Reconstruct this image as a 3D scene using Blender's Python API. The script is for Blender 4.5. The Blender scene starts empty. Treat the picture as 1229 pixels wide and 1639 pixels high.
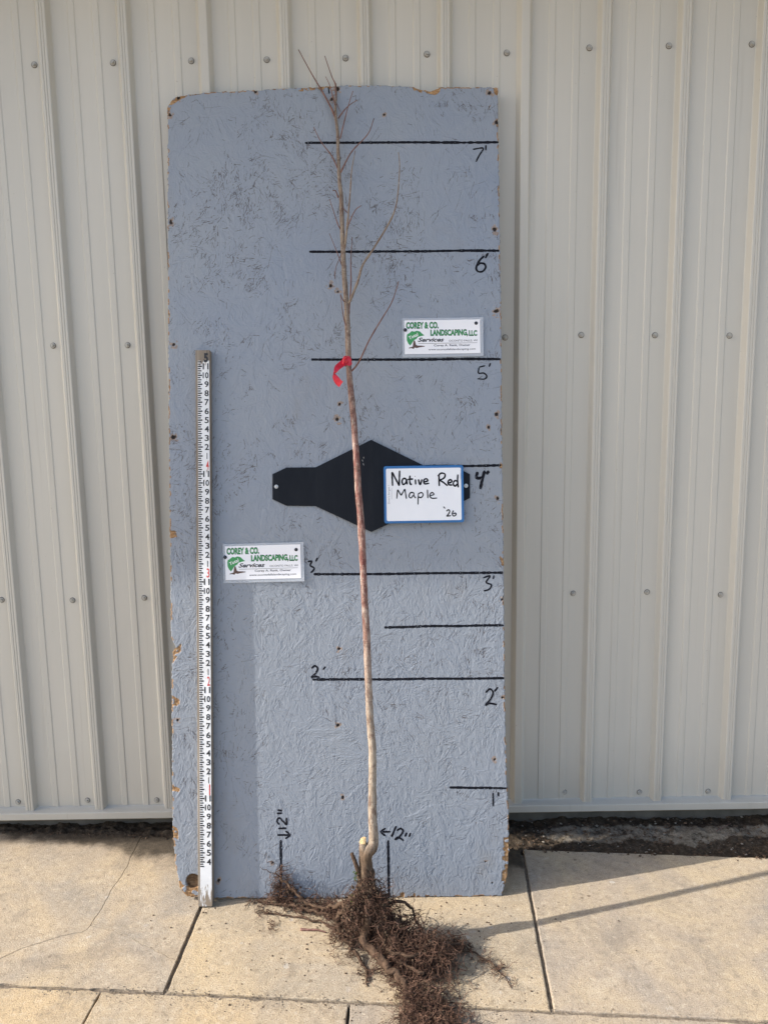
import bpy, bmesh, math, random
import numpy as np
from math import radians, sin, cos, tan, atan, pi, sqrt
from mathutils import Vector, Matrix, noise as mnoise

random.seed(7); rng = np.random.default_rng(7)
scene = bpy.context.scene
COL = scene.collection

# ------------------------------------------------------------------ camera, sky, sun, exposure
PITCH, ROLL, FPX, CAM_H, CAM_D = radians(7.7), radians(0.9), 1136.0, 1.35, 2.196
FW = np.array([0, cos(PITCH), -sin(PITCH)]); UP = np.array([0, sin(PITCH), cos(PITCH)]); RT = np.array([1.0, 0, 0])
CP = np.array([0, -CAM_D, CAM_H])
cam_d = bpy.data.cameras.new('camera'); cam = bpy.data.objects.new('camera', cam_d); COL.objects.link(cam)
cam_d.sensor_fit = 'HORIZONTAL'; cam_d.sensor_width = 36; cam_d.lens = 36 * FPX / 1229
cam_d.clip_start = 0.05; cam_d.clip_end = 2000
cx = RT * cos(ROLL) - UP * sin(ROLL); cy = RT * sin(ROLL) + UP * cos(ROLL)
M = Matrix.Identity(4)
for i in range(3):
    M[i][0] = cx[i]; M[i][1] = cy[i]; M[i][2] = -FW[i]; M[i][3] = CP[i]
cam.matrix_world = M
scene.camera = cam

SUN = Vector((-1.48, -0.19, 1.0)).normalized()
sun_el = math.asin(SUN.z); sun_az = math.atan2(SUN.x, SUN.y)
world = bpy.data.worlds.new('World'); scene.world = world; world.use_nodes = True
wn = world.node_tree.nodes; wl = world.node_tree.links
bg = wn['Background']
sky = wn.new('ShaderNodeTexSky'); sky.sky_type = 'NISHITA'; sky.sun_disc = False
sky.sun_elevation = sun_el; sky.sun_rotation = sun_az
sky.air_density = 1.0; sky.dust_density = 2.2
wl.new(sky.outputs[0], bg.inputs[0]); bg.inputs[1].default_value = 0.15
sd = bpy.data.lights.new('sun', 'SUN'); so = bpy.data.objects.new('sun', sd); COL.objects.link(so)
sd.energy = 3.2; sd.angle = radians(0.53); sd.color = (1.0, 0.95, 0.88)
so.rotation_euler = SUN.to_track_quat('Z', 'Y').to_euler()
so.location = (-4, -2, 5)
scene.view_settings.view_transform = 'Standard'; scene.view_settings.look = 'None'
scene.view_settings.exposure = 1.08; scene.view_settings.gamma = 1
scene.view_settings.use_curve_mapping = False

# ------------------------------------------------------------------ geometry of the place
def ray(x, y):
    u = x - 614.5; v = y - 819.5
    a = u * cos(ROLL) - v * sin(ROLL); b = u * sin(ROLL) + v * cos(ROLL)
    return RT * a / FPX - UP * b / FPX + FW
def hit(x, y, n, d):
    n = np.array(n, float); R = ray(x, y); t = (d - n @ CP) / (n @ R); return CP + t * R
def G(x, y, z=0.0): return Vector(hit(x, y, (0, 0, 1), z))
BASE_Y, TOP_Y, TOP_Z = -0.357, -0.038, 2.27
TILT = atan((TOP_Y - BASE_Y) / TOP_Z)
NB = np.array([0, -cos(TILT), sin(TILT)]); EV = np.array([0, sin(TILT), cos(TILT)])
OB = np.array([0, BASE_Y, 0])
def BP(x, y, off=0.0):
    """measured point of the board face -> (u, v) on it"""
    P = hit(x, y, NB, NB @ OB + off) - OB - NB * off
    return float(P[0]), float(P @ EV)

# ------------------------------------------------------------------ helpers
def tag(o, label=None, cat=None, group=None, kind=None):
    if label: o['label'] = label
    if cat: o['category'] = cat
    if group: o['group'] = group
    if kind: o['kind'] = kind
    return o
def empty(name, loc=(0, 0, 0), rot=(0, 0, 0)):
    o = bpy.data.objects.new(name, None); COL.objects.link(o); o.location = loc; o.rotation_euler = rot
    o.empty_display_size = 0.05
    return o
def mesh_obj(name, verts, faces, mat, parent=None, smooth=False, mats=None, fmat=None):
    me = bpy.data.meshes.new(name); me.from_pydata([tuple(v) for v in verts], [], faces); me.update()
    if mats: [me.materials.append(m) for m in mats]
    else: me.materials.append(mat)
    if fmat is not None:
        me.polygons.foreach_set('material_index', fmat)
    if smooth: me.polygons.foreach_set('use_smooth', [True] * len(me.polygons))
    o = bpy.data.objects.new(name, me); COL.objects.link(o)
    if parent: o.parent = parent
    return o
def bm_obj(name, bm, mat, parent=None, smooth=False):
    me = bpy.data.meshes.new(name); bm.to_mesh(me); bm.free()
    me.materials.append(mat)
    if smooth: me.polygons.foreach_set('use_smooth', [True] * len(me.polygons))
    o = bpy.data.objects.new(name, me); COL.objects.link(o)
    if parent: o.parent = parent
    return o
def bm_box(bm, x0, x1, y0, y1, z0, z1):
    vs = [bm.verts.new((x, y, z)) for z in (z0, z1) for y in (y0, y1) for x in (x0, x1)]
    for f in ((0, 2, 3, 1), (4, 5, 7, 6), (0, 1, 5, 4), (2, 6, 7, 3), (0, 4, 6, 2), (1, 3, 7, 5)):
        bm.faces.new([vs[i] for i in f])
def box(name, mat, parent, x0, x1, y0, y1, z0, z1, bevel=0):
    bm = bmesh.new(); bm_box(bm, x0, x1, y0, y1, z0, z1)
    if bevel: bmesh.ops.bevel(bm, geom=bm.edges[:], offset=bevel, segments=2, affect='EDGES', profile=0.6)
    bmesh.ops.recalc_face_normals(bm, faces=bm.faces)
    return bm_obj(name, bm, mat, parent)
def catmull(pts, n):
    pts = [np.array(p, float) for p in pts]
    if len(pts) < 3:
        return [pts[0] + (pts[-1] - pts[0]) * t for t in np.linspace(0, 1, n + 1)]
    P = [2 * pts[0] - pts[1]] + pts + [2 * pts[-1] - pts[-2]]; out = []
    for i in range(1, len(P) - 2):
        for k in range(n):
            t = k / n
            out.append(0.5 * ((2 * P[i]) + (-P[i-1] + P[i+1]) * t + (2*P[i-1] - 5*P[i] + 4*P[i+1] - P[i+2]) * t*t + (-P[i-1] + 3*P[i] - 3*P[i+1] + P[i+2]) * t**3))
    out.append(pts[-1]); return out
def tube_data(pts, radii, sides, V, F, cap=True, rnoise=0.0, seed=0):
    n = len(pts); base = len(V)
    ref = np.array([0.3, 0.9, 0.1])
    for i in range(n):
        a = pts[max(i-1, 0)]; b = pts[min(i+1, n-1)]; t = b - a; L = np.linalg.norm(t); t = t / L if L > 1e-9 else np.array([0, 0, 1.])
        s = np.cross(t, ref); ls = np.linalg.norm(s)
        if ls < 1e-3: s = np.cross(t, np.array([1., 0, 0])); ls = np.linalg.norm(s)
        s /= ls; q = np.cross(s, t)
        for k in range(sides):
            an = 2 * pi * k / sides; r = radii[i]
            if rnoise: r *= 1 + rnoise * mnoise.noise(Vector((pts[i][0]*60 + cos(an)*1.3 + seed, pts[i][1]*60 + sin(an)*1.3, pts[i][2]*45)))
            V.append(pts[i] + (s * cos(an) + q * sin(an)) * r)
    for i in range(n - 1):
        for k in range(sides):
            a = base + i * sides + k; b = base + i * sides + (k + 1) % sides
            F.append((a, b, b + sides, a + sides))
    if cap:
        F.append(tuple(base + k for k in range(sides))[::-1]); F.append(tuple(base + (n-1)*sides + k for k in range(sides)))
def interp_r(rs, n):
    xs = np.linspace(0, 1, len(rs)); return np.interp(np.linspace(0, 1, n), xs, rs)

# ------------------------------------------------------------------ material helpers
class NT:
    def __init__(s, name):
        s.m = bpy.data.materials.new(name); s.m.use_nodes = True
        s.n = s.m.node_tree.nodes; s.l = s.m.node_tree.links; s.b = s.n['Principled BSDF']
    def new(s, t, **k):
        nd = s.n.new(t)
        for a, v in k.items():
            if a in ('inputs',):
                for i, x in v.items(): nd.inputs[i].default_value = x
            else: setattr(nd, a, v)
        return nd
    def link(s, a, b): s.l.new(a, b)
    def coord(s, kind='Object'):
        return s.new('ShaderNodeTexCoord').outputs[kind]
    def mapping(s, v, scale=(1, 1, 1), rot=(0, 0, 0), loc=(0, 0, 0)):
        m = s.new('ShaderNodeMapping'); s.link(v, m.inputs[0])
        m.inputs['Scale'].default_value = scale; m.inputs['Rotation'].default_value = rot; m.inputs['Location'].default_value = loc
        return m.outputs[0]
    def noise(s, v, scale, detail=4, rough=0.55, out=0, dist=0):
        n = s.new('ShaderNodeTexNoise'); n.inputs['Scale'].default_value = scale; n.inputs['Detail'].default_value = detail
        n.inputs['Roughness'].default_value = rough; n.inputs['Distortion'].default_value = dist
        s.link(v, n.inputs['Vector']); return n.outputs[out]
    def ramp(s, f, stops):
        r = s.new('ShaderNodeValToRGB'); s.link(f, r.inputs[0]); e = r.color_ramp.elements
        e[0].position = stops[0][0]; e[0].color = (*stops[0][1], 1) if len(stops[0][1]) == 3 else stops[0][1]
        e[1].position = stops[-1][0]; e[1].color = (*stops[-1][1], 1)
        for p, c in stops[1:-1]:
            x = e.new(p); x.color = (*c, 1)
        return r.outputs[0]
    def mix(s, f, a, b, mode='MIX'):
        m = s.new('ShaderNodeMix', data_type='RGBA', blend_type=mode)
        for sock, v in ((m.inputs[0], f), (m.inputs[6], a), (m.inputs[7], b)):
            if isinstance(v, (int, float)): sock.default_value = v
            elif isinstance(v, tuple): sock.default_value = (*v, 1)
            else: s.link(v, sock)
        return m.outputs[2]
    def math(s, op, a, b=0.0, clamp=False):
        m = s.new('ShaderNodeMath', operation=op, use_clamp=clamp)
        for sock, v in ((m.inputs[0], a), (m.inputs[1], b)):
            if isinstance(v, (int, float)): sock.default_value = v
            else: s.link(v, sock)
        return m.outputs[0]
    def smooth(s, v, lo, hi):
        m = s.new('ShaderNodeMapRange', interpolation_type='SMOOTHSTEP'); s.link(v, m.inputs[0])
        m.inputs[1].default_value = lo; m.inputs[2].default_value = hi; return m.outputs[0]
    def bump(s, h, strength, dist, prev=None):
        b = s.new('ShaderNodeBump'); b.inputs['Strength'].default_value = strength; b.inputs['Distance'].default_value = dist
        s.link(h, b.inputs['Height'])
        if prev is not None: s.link(prev, b.inputs['Normal'])
        return b.outputs[0]
    def out(s, color=None, rough=None, normal=None, metallic=None, spec=None):
        def st(k, v):
            if v is None: return
            if isinstance(v, (int, float)): s.b.inputs[k].default_value = v
            elif isinstance(v, tuple): s.b.inputs[k].default_value = (*v, 1)
            else: s.link(v, s.b.inputs[k])
        st('Base Color', color); st('Roughness', rough); st('Normal', normal); st('Metallic', metallic); st('Specular IOR Level', spec)
        return s.m
def plain(name, col, rough=0.6, metallic=0.0, var=0.08, scale=30, spec=0.5, bump=0.0):
    t = NT(name); c = t.coord(); n = t.noise(c, scale, 4)
    d = tuple(x * (1 - var) for x in col); e = tuple(min(1, x * (1 + var)) for x in col)
    nm = t.bump(t.noise(c, scale * 4, 3), bump, 0.001) if bump else None
    return t.out(t.ramp(n, [(0.3, d), (0.7, e)]), rough, nm, metallic, spec)

# painted steel siding
t = NT('painted_steel'); c = t.coord()
streak = t.noise(t.mapping(c, (9, 9, 0.5)), 1.0, 4)
blot = t.noise(c, 2.2, 4)
col = t.ramp(streak, [(0.3, (0.470, 0.456, 0.412)), (0.7, (0.515, 0.497, 0.447))])
col = t.mix(t.math('MULTIPLY', t.smooth(blot, 0.45, 0.7), 0.25), col, (0.46, 0.445, 0.40))
spk = t.noise(c, 160, 2); col = t.mix(t.math('MULTIPLY', t.smooth(spk, 0.73, 0.78), 0.45), col, (0.16, 0.14, 0.11))
col = t.mix(t.math('MULTIPLY', t.smooth(t.noise(t.mapping(c, (45, 45, 1.2), (0, 0, 0), (7, 0, 2)), 1.0, 4, 0.6), 0.60, 0.75), 0.22), col, (0.30, 0.275, 0.23))
sepz = t.new('ShaderNodeSeparateXYZ'); t.link(c, sepz.inputs[0])
foot_tint = t.math('MULTIPLY', t.smooth(t.math('ADD', sepz.outputs[2], t.math('MULTIPLY', t.noise(t.mapping(c, (12, 12, 5)), 1, 4), 0.25)), 0.45, 0.1), 0.35)
col = t.mix(foot_tint, col, (0.33, 0.29, 0.23))  # siding turns browner and darker towards its foot
oil = t.bump(t.noise(t.mapping(c, (3.5, 3.5, 0.8)), 1.0, 2), 0.25, 0.012)
M_steel = t.out(col, t.ramp(blot, [(0.3, (0.34,)*3), (0.7, (0.46,)*3)]), t.bump(t.noise(c, 900, 2), 0.05, 0.0005, oil))
M_screw = plain('screw_paint', (0.36, 0.35, 0.32), 0.4, 0.1, 0.12, 200)
M_rubber = plain('washer_rubber', (0.13, 0.125, 0.115), 0.8)
M_sill = plain('sill_timber', (0.20, 0.165, 0.12), 0.85, 0, 0.3, 25, 0.3, 0.4)
M_found = plain('foundation_concrete', (0.13, 0.115, 0.095), 0.95, 0, 0.3, 14, 0.2, 0.5)
M_soffit = plain('soffit_paint', (0.42, 0.40, 0.36), 0.6)

# OSB paint, driven by real relief and the exposed-wood attributes
t = NT('painted_osb'); c = t.coord()
a1 = t.new('ShaderNodeAttribute', attribute_name='crevice').outputs['Fac']
a2 = t.new('ShaderNodeAttribute', attribute_name='rawwood').outputs['Fac']
a3 = t.new('ShaderNodeAttribute', attribute_name='nailhole').outputs['Fac']
big = t.noise(c, 2.3, 5, 0.6); fine = t.noise(c, 55, 4)
paint = t.ramp(big, [(0.3, (0.216, 0.252, 0.315)), (0.5, (0.240, 0.270, 0.318)), (0.7, (0.265, 0.290, 0.322))])
paint = t.mix(t.math('MULTIPLY', t.smooth(fine, 0.35, 0.75), 0.35), paint, (0.260, 0.294, 0.340))
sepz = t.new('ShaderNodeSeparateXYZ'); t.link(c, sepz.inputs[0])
paint = t.mix(t.math('MULTIPLY', t.smooth(sepz.outputs[2], 1.7, 0.7), 0.55), paint, (0.235, 0.258, 0.292))  # lower board greyer: sunlit tone against skylit blue above, put into the colour
dirt = t.math('MULTIPLY', t.smooth(t.noise(t.mapping(c, (6, 6, 3)), 1.0, 6, 0.65), 0.55, 0.78), 0.38)
paint = t.mix(dirt, paint, (0.20, 0.185, 0.165))
wear = t.smooth(t.noise(c, 130, 3, 0.6), 0.66, 0.72)
paint = t.mix(t.math('MULTIPLY', wear, 0.35), paint, (0.13, 0.115, 0.10))
wood = t.ramp(t.noise(t.mapping(c, (70, 70, 200)), 1.0, 4, 0.6), [(0.25, (0.10, 0.05, 0.022)), (0.5, (0.29, 0.165, 0.075)), (0.75, (0.50, 0.34, 0.19))])
col = t.mix(a2, paint, wood)
col = t.mix(t.math('MULTIPLY', t.smooth(a1, 0.22, 0.95), 0.85), col, (0.062, 0.047, 0.042))
col = t.mix(a3, col, (0.02, 0.013, 0.01))
rg = t.mix(a2, (0.52,)*3, (0.9,)*3)
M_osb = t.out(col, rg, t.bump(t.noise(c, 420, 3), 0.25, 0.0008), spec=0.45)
t = NT('osb_edge'); c = t.coord()
M_edge = t.out(t.ramp(t.noise(t.mapping(c, (40, 400, 40)), 1.0, 4), [(0.3, (0.09, 0.05, 0.025)), (0.7, (0.36, 0.22, 0.10))]), 0.9, t.bump(t.noise(c, 200, 3), 0.6, 0.002))
M_ink = plain('marker_ink', (0.007, 0.008, 0.013), 0.75, 0, 0.3, 90, 0.15)

# concrete
def concrete(name, base, warm, grey, dirt_back=None):
    t = NT(name); c = t.coord()
    n1 = t.noise(c, 3.0, 6, 0.65, 0, 0.6); n2 = t.noise(c, 7.0, 6, 0.65, 0, 0.4); n3 = t.noise(c, 55, 5, 0.7); n4 = t.noise(c, 300, 3, 0.6)
    col = t.ramp(n1, [(0.36, grey), (0.5, base), (0.62, warm)])
    col = t.mix(t.math('MULTIPLY', t.smooth(n2, 0.48, 0.72), 0.55), col, tuple(x * 0.74 for x in grey))
    col = t.mix(t.math('MULTIPLY', t.smooth(n2, 0.44, 0.28), 0.45), col, (0.52, 0.44, 0.33))
    col = t.mix(t.math('MULTIPLY', t.smooth(n3, 0.52, 0.66), 0.60), col, tuple(x * 0.58 for x in base))
    col = t.mix(t.math('MULTIPLY', t.smooth(n3, 0.46, 0.34), 0.45), col, (0.54, 0.46, 0.35))
    col = t.mix(t.math('MULTIPLY', t.smooth(n4, 0.53, 0.64), 0.62), col, (0.21, 0.155, 0.10))
    col = t.mix(t.math('MULTIPLY', t.smooth(n4, 0.42, 0.34), 0.4), col, (0.60, 0.52, 0.40))
    st = t.noise(c, 4.2, 7, 0.72, 0, 1.0)
    col = t.mix(t.math('MULTIPLY', t.smooth(st, 0.56, 0.66), 0.30), col, (0.20, 0.165, 0.13))
    col = t.mix(t.math('MULTIPLY', t.smooth(t.noise(c, 14, 5, 0.7), 0.58, 0.70), 0.28), col, (0.22, 0.175, 0.13))
    # dark mud flecks and soft stains
    v = t.new('ShaderNodeTexVoronoi'); v.inputs['Scale'].default_value = 16; t.link(c, v.inputs['Vector'])
    fl = t.math('MULTIPLY', t.smooth(v.outputs['Distance'], 0.10, 0.05), t.smooth(t.noise(c, 5, 3), 0.52, 0.6))
    col = t.mix(t.math('MULTIPLY', fl, 0.75), col, (0.14, 0.10, 0.065))
    # exposed aggregate
    v2 = t.new('ShaderNodeTexVoronoi'); v2.inputs['Scale'].default_value = 24; v2.inputs['Randomness'].default_value = 1; t.link(t.mapping(c, (1, 1, 1), (0, 0, 0.6), (3, 5, 0)), v2.inputs['Vector'])
    ag = t.math('MULTIPLY', t.smooth(v2.outputs['Distance'], 0.24, 0.18), t.smooth(t.noise(c, 13, 2), 0.6, 0.66))
    agc = t.ramp(v2.outputs['Color'], [(0.2, (0.40, 0.35, 0.30)), (0.8, (0.62, 0.58, 0.52))])
    col = t.mix(t.math('MULTIPLY', ag, 0.45), col, agc)
    if dirt_back:
        s = t.new('ShaderNodeSeparateXYZ'); t.link(c, s.inputs[0])
        d = t.math('ADD', t.math('ADD', s.outputs[1], dirt_back[1]), t.math('MULTIPLY', s.outputs[0], dirt_back[0]))
        d = t.math('ADD', d, t.math('MULTIPLY', t.math('SUBTRACT', t.noise(c, 6, 7, 0.68), 0.5), 0.22))
        f = t.smooth(d, -0.035, 0.03)
        f2 = t.math('MULTIPLY', t.smooth(d, -0.13, 0.02), 0.45)
        col = t.mix(f2, col, (0.30, 0.235, 0.165))
        col = t.mix(t.math('MULTIPLY', f, 0.95), col, t.ramp(n3, [(0.3, (0.026, 0.020, 0.014)), (0.7, (0.085, 0.066, 0.046))]))
    b1 = t.bump(n2, 0.16, 0.012); b2 = t.bump(n3, 0.5, 0.004, b1)
    pit = t.noise(c, 22, 4, 0.7); b3 = t.bump(t.smooth(pit, 0.40, 0.52), 0.12, 0.003, b2)
    b4 = t.bump(n4, 0.8, 0.002, b3)
    return t.out(col, 0.88, b4, spec=0.25)
M_conc = concrete('concrete', (0.43, 0.338, 0.225), (0.48, 0.362, 0.220), (0.35, 0.292, 0.220))
M_concM = concrete('concrete_middle', (0.44, 0.348, 0.232), (0.48, 0.368, 0.225), (0.36, 0.30, 0.222), (0.0, 0.235))
M_concL = concrete('concrete_dirty', (0.41, 0.33, 0.235), (0.46, 0.36, 0.235), (0.33, 0.285, 0.23), (0.217, 0.300))
M_concR = concrete('concrete_grey', (0.38, 0.31, 0.23), (0.44, 0.35, 0.235), (0.31, 0.27, 0.225))
t = NT('soil'); c = t.coord()
n = t.noise(c, 60, 5, 0.7); col = t.ramp(n, [(0.3, (0.030, 0.022, 0.015)), (0.55, (0.075, 0.056, 0.039)), (0.75, (0.15, 0.12, 0.09))])
pa = t.new('ShaderNodeAttribute', attribute_name='pale').outputs['Fac']; n2 = t.noise(c, 25, 6, 0.75)
col = t.mix(t.math('MULTIPLY', pa, t.smooth(n2, 0.34, 0.50)), col, t.ramp(n, [(0.3, (0.15, 0.123, 0.09)), (0.7, (0.31, 0.265, 0.205))]))
M_soil = t.out(col, 0.97, t.bump(n, 1.0, 0.01), spec=0.15)
t = NT('joint_dirt'); c = t.coord()
n = t.noise(c, 110, 4, 0.7)
M_joint = t.out(t.ramp(n, [(0.3, (0.10, 0.08, 0.06)), (0.7, (0.30, 0.25, 0.19))]), 0.97, t.bump(n, 1.0, 0.004), spec=0.15)
t = NT('old_footing'); c = t.coord()
n = t.noise(c, 34, 6, 0.7)
M_foot = t.out(t.ramp(n, [(0.3, (0.15, 0.125, 0.095)), (0.7, (0.34, 0.30, 0.24))]), 0.95, t.bump(n, 0.8, 0.008), spec=0.2)
M_stone = plain('stone_chips', (0.27, 0.235, 0.19), 0.9, 0, 0.5, 40, 0.3)
M_crumb = plain('dark_crumbs', (0.095, 0.064, 0.043), 0.95, 0, 0.5, 60, 0.15)

# wood of ruler, white face
t = NT('weathered_wood'); c = t.coord()
n = t.noise(t.mapping(c, (160, 160, 5)), 1.0, 5, 0.6)
M_wood = t.out(t.ramp(n, [(0.3, (0.13, 0.105, 0.08)), (0.6, (0.27, 0.23, 0.185)), (0.8, (0.42, 0.375, 0.32))]), 0.8, t.bump(n, 0.4, 0.001), spec=0.3)
t = NT('ruler_white'); c = t.coord()
n = t.noise(t.mapping(c, (120, 120, 30)), 1.0, 5, 0.7)
s = t.new('ShaderNodeSeparateXYZ'); t.link(c, s.inputs[0])
worn = t.math('ADD', t.smooth(s.outputs[2], 0.10, 0.0), t.smooth(s.outputs[2], 1.50, 1.555))
thr = t.smooth(t.math('ADD', n, t.math('MULTIPLY', worn, 0.22)), 0.60, 0.72)
M_rwhite = t.out(t.mix(thr, t.ramp(t.noise(c, 20, 3), [(0.3, (0.66, 0.67, 0.68)), (0.7, (0.76, 0.77, 0.78))]), (0.25, 0.20, 0.15)), 0.5)
M_black = plain('black_enamel', (0.013, 0.014, 0.018), 0.5, 0, 0.2, 60)
M_redp = plain('red_enamel', (0.55, 0.045, 0.035), 0.5)
t = NT('black_sheet'); c = t.coord()
scr = t.noise(t.mapping(c, (14, 14, 3), (0, 0.5, 0)), 1.0, 6, 0.7)
M_sheet = t.out(t.ramp(scr, [(0.4, (0.007, 0.009, 0.014)), (0.75, (0.014, 0.017, 0.023))]), t.ramp(scr, [(0.3, (0.42,)*3), (0.7, (0.6,)*3)]), t.bump(t.noise(c, 8, 2), 0.1, 0.004), spec=0.14)
M_bolt = plain('bolt_steel', (0.62, 0.62, 0.62), 0.35, 0.8)
M_chalk = plain('pale_scratch', (0.45, 0.45, 0.45), 0.8)
M_blue = plain('blue_plastic', (0.022, 0.135, 0.36), 0.4, 0, 0.06)
M_wb = plain('whiteboard_face', (0.78, 0.79, 0.82), 0.3, 0, 0.03, 8)
M_card = plain('card_paper', (0.80, 0.80, 0.83), 0.4, 0, 0.02, 10)
t = NT('laminate'); t.out((0.62, 0.66, 0.72), 0.25)
t.b.inputs['Alpha'].default_value = 0.42
M_lam = t.m
M_green = plain('print_green', (0.045, 0.27, 0.085), 0.45)
M_dgreen = plain('print_dark_green', (0.012, 0.05, 0.022), 0.45)
M_brown = plain('print_brown', (0.10, 0.055, 0.04), 0.45)
M_pblack = plain('print_black', (0.02, 0.02, 0.025), 0.45)
M_pwhite = plain('print_white', (0.8, 0.82, 0.8), 0.45)
M_pgrey = plain('print_grey', (0.25, 0.25, 0.28), 0.5)
M_pin = plain('black_pin_plastic', (0.012, 0.012, 0.02), 0.3)
t = NT('red_tape'); c = t.coord()
t.out(t.ramp(t.noise(c, 60, 3), [(0.3, (0.48, 0.010, 0.028)), (0.7, (0.72, 0.022, 0.05))]), 0.35)
M_tape = t.m

# bark: colour of the stem itself changes with height
t = NT('bark'); c = t.coord(); s = t.new('ShaderNodeSeparateXYZ'); t.link(c, s.inputs[0])
n = t.noise(t.mapping(c, (90, 90, 22)), 1.0, 5, 0.65); m = t.noise(t.mapping(c, (70, 70, 45), (0, 0, 0), (3, 1, 2)), 1.0, 4, 0.6)
lowc = t.ramp(n, [(0.3, (0.17, 0.125, 0.09)), (0.5, (0.30, 0.24, 0.18)), (0.72, (0.42, 0.355, 0.28))])
midc = t.ramp(n, [(0.36, (0.13, 0.042, 0.036)), (0.5, (0.23, 0.115, 0.092)), (0.66, (0.38, 0.30, 0.25))])
topc = t.ramp(n, [(0.3, (0.15, 0.105, 0.08)), (0.7, (0.30, 0.24, 0.18))])
col = t.mix(t.smooth(s.outputs[2], 0.45, 1.0), lowc, midc)
col = t.mix(t.smooth(s.outputs[2], 1.25, 1.7), col, topc)
col = t.mix(t.math('MULTIPLY', t.smooth(m, 0.52, 0.62), 0.6), col, (0.11, 0.062, 0.048))
lz = t.noise(t.mapping(c, (420, 420, 160)), 1.0, 3, 0.5)
col = t.mix(t.math('MULTIPLY', t.smooth(lz, 0.62, 0.68), 0.7), col, (0.46, 0.41, 0.34))
col = t.mix(t.math('MULTIPLY', t.smooth(t.noise(t.mapping(c, (60, 60, 300)), 1.0, 3, 0.6), 0.60, 0.66), 0.5), col, (0.085, 0.05, 0.04))
butt = t.smooth(t.math('ADD', s.outputs[2], t.math('MULTIPLY', m, 0.06)), 0.322, 0.280)
col = t.mix(butt, col, t.ramp(n, [(0.3, (0.045, 0.028, 0.018)), (0.7, (0.20, 0.135, 0.085))]))
M_bark = t.out(col, 0.75, t.bump(n, 0.9, 0.002), spec=0.25)
t = NT('twig_bark'); c = t.coord()
n = t.noise(t.mapping(c, (80, 80, 30)), 1.0, 4)
M_twig = t.out(t.ramp(n, [(0.3, (0.085, 0.036, 0.028)), (0.7, (0.24, 0.125, 0.098))]), 0.65, spec=0.4)
t = NT('root_bark'); c = t.coord()
n = t.noise(c, 90, 5, 0.65)
M_root = t.out(t.ramp(n, [(0.3, (0.034, 0.020, 0.013)), (0.7, (0.125, 0.080, 0.052))]), 0.9, t.bump(n, 0.8, 0.003), spec=0.2)
t = NT('fine_root'); c = t.coord()
n = t.noise(c, 30, 5, 0.75)
M_fine = t.out(t.ramp(n, [(0.32, (0.026, 0.014, 0.009)), (0.5, (0.085, 0.045, 0.030)), (0.68, (0.21, 0.125, 0.085))]), 0.85, spec=0.25)
M_cut = plain('cut_wood', (0.42, 0.30, 0.15), 0.85, 0, 0.35, 160)
M_moss = plain('moss', (0.07, 0.10, 0.025), 0.95, 0, 0.4, 90, 0.1)

# ------------------------------------------------------------------ ground and slabs
ground = mesh_obj('ground', [(-300, -400, -0.03), (300, -400, -0.03), (300, 200, -0.03), (-300, 200, -0.03)], [(0, 1, 2, 3)], M_conc)
tag(ground, kind='structure')

def jag(a, b, step=0.02, amp=0.0012, seed=0):
    a = Vector(a[:2]); b = Vector(b[:2]); d = b - a; L = d.length; n = max(1, int(L / step)); nrm = Vector((-d.y, d.x)).normalized()
    out = []
    for i in range(n):
        p = a + d * (i / n)
        if i: p += nrm * amp * 2 * (mnoise.noise(Vector((p.x * 35, p.y * 35, seed))) + 0.5 * mnoise.noise(Vector((p.x * 140, p.y * 140, seed + 5))))
        out.append(p)
    return out
def slab(name, pts, mat, bev=0.0035, z0=-0.028):
    bm = bmesh.new()
    top = [bm.verts.new((p[0], p[1], 0)) for p in pts]
    f = bm.faces.new(top); 
    if f.normal.z < 0: f.normal_flip()
    f.normal_update()
    if f.normal.z < 0: f.normal_flip()
    r = bmesh.ops.extrude_face_region(bm, geom=[f])
    tops = set(e for e in r['geom'] if isinstance(e, bmesh.types.BMVert))
    for v in bm.verts:
        if v not in tops: v.co.z = z0
    bmesh.ops.recalc_face_normals(bm, faces=bm.faces)
    ed = [e for e in bm.edges if all(v in tops for v in e.verts)]
    if bev: bmesh.ops.bevel(bm, geom=ed, offset=bev, segments=2, affect='EDGES', profile=0.5, clamp_overlap=True)
    bmesh.ops.triangulate(bm, faces=[f for f in bm.faces if len(f.verts) > 4])
    o = bm_obj(name, bm, mat); tag(o, kind='structure'); return o
yb = lambda x: -0.140 - 0.085 * (x - 0.414)          # back edge of the walk
yf = lambda x: -0.717 - 0.0775 * (x + 0.055)         # long joint across the walk
HG = 0.0048
def lj(y, dx=0): return -0.529 + (y + 0.388) * 0.034 + dx    # left cross joint
def rj(y, dx=0): return 0.414 + (y + 0.140) * 0.078 + dx     # right cross joint
def ring(*segs):
    out = []
    for i, (p, kw) in enumerate(segs):
        q = segs[(i + 1) % len(segs)][0]; out += jag(p, q, **kw)
    return out
E0 = dict(step=0.012, amp=0.0010); E1 = dict(step=0.012, amp=0.0025)
# middle slab
a = (lj(yf(-.54), HG), yf(-.54) + HG); b = (rj(yf(.37), -HG), yf(.37) + HG); c_ = (rj(yb(.41), -HG), yb(.41)); d = (lj(yb(-.53), HG), yb(-.53))
slab('pavement', ring((a, E0), (b, E0), (c_, E1), (d, E0)), M_concM)
# right slab
a = (rj(yf(.37), HG * .8), yf(.37) + HG); b = (1.9, yf(1.9) + HG); c_ = (1.9, yb(1.9)); d = (rj(yb(.41), HG * .8), yb(.41))
slab('pavement', ring((a, E0), (b, E0), (c_, E0), (d, E0)), M_concR)
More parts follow.
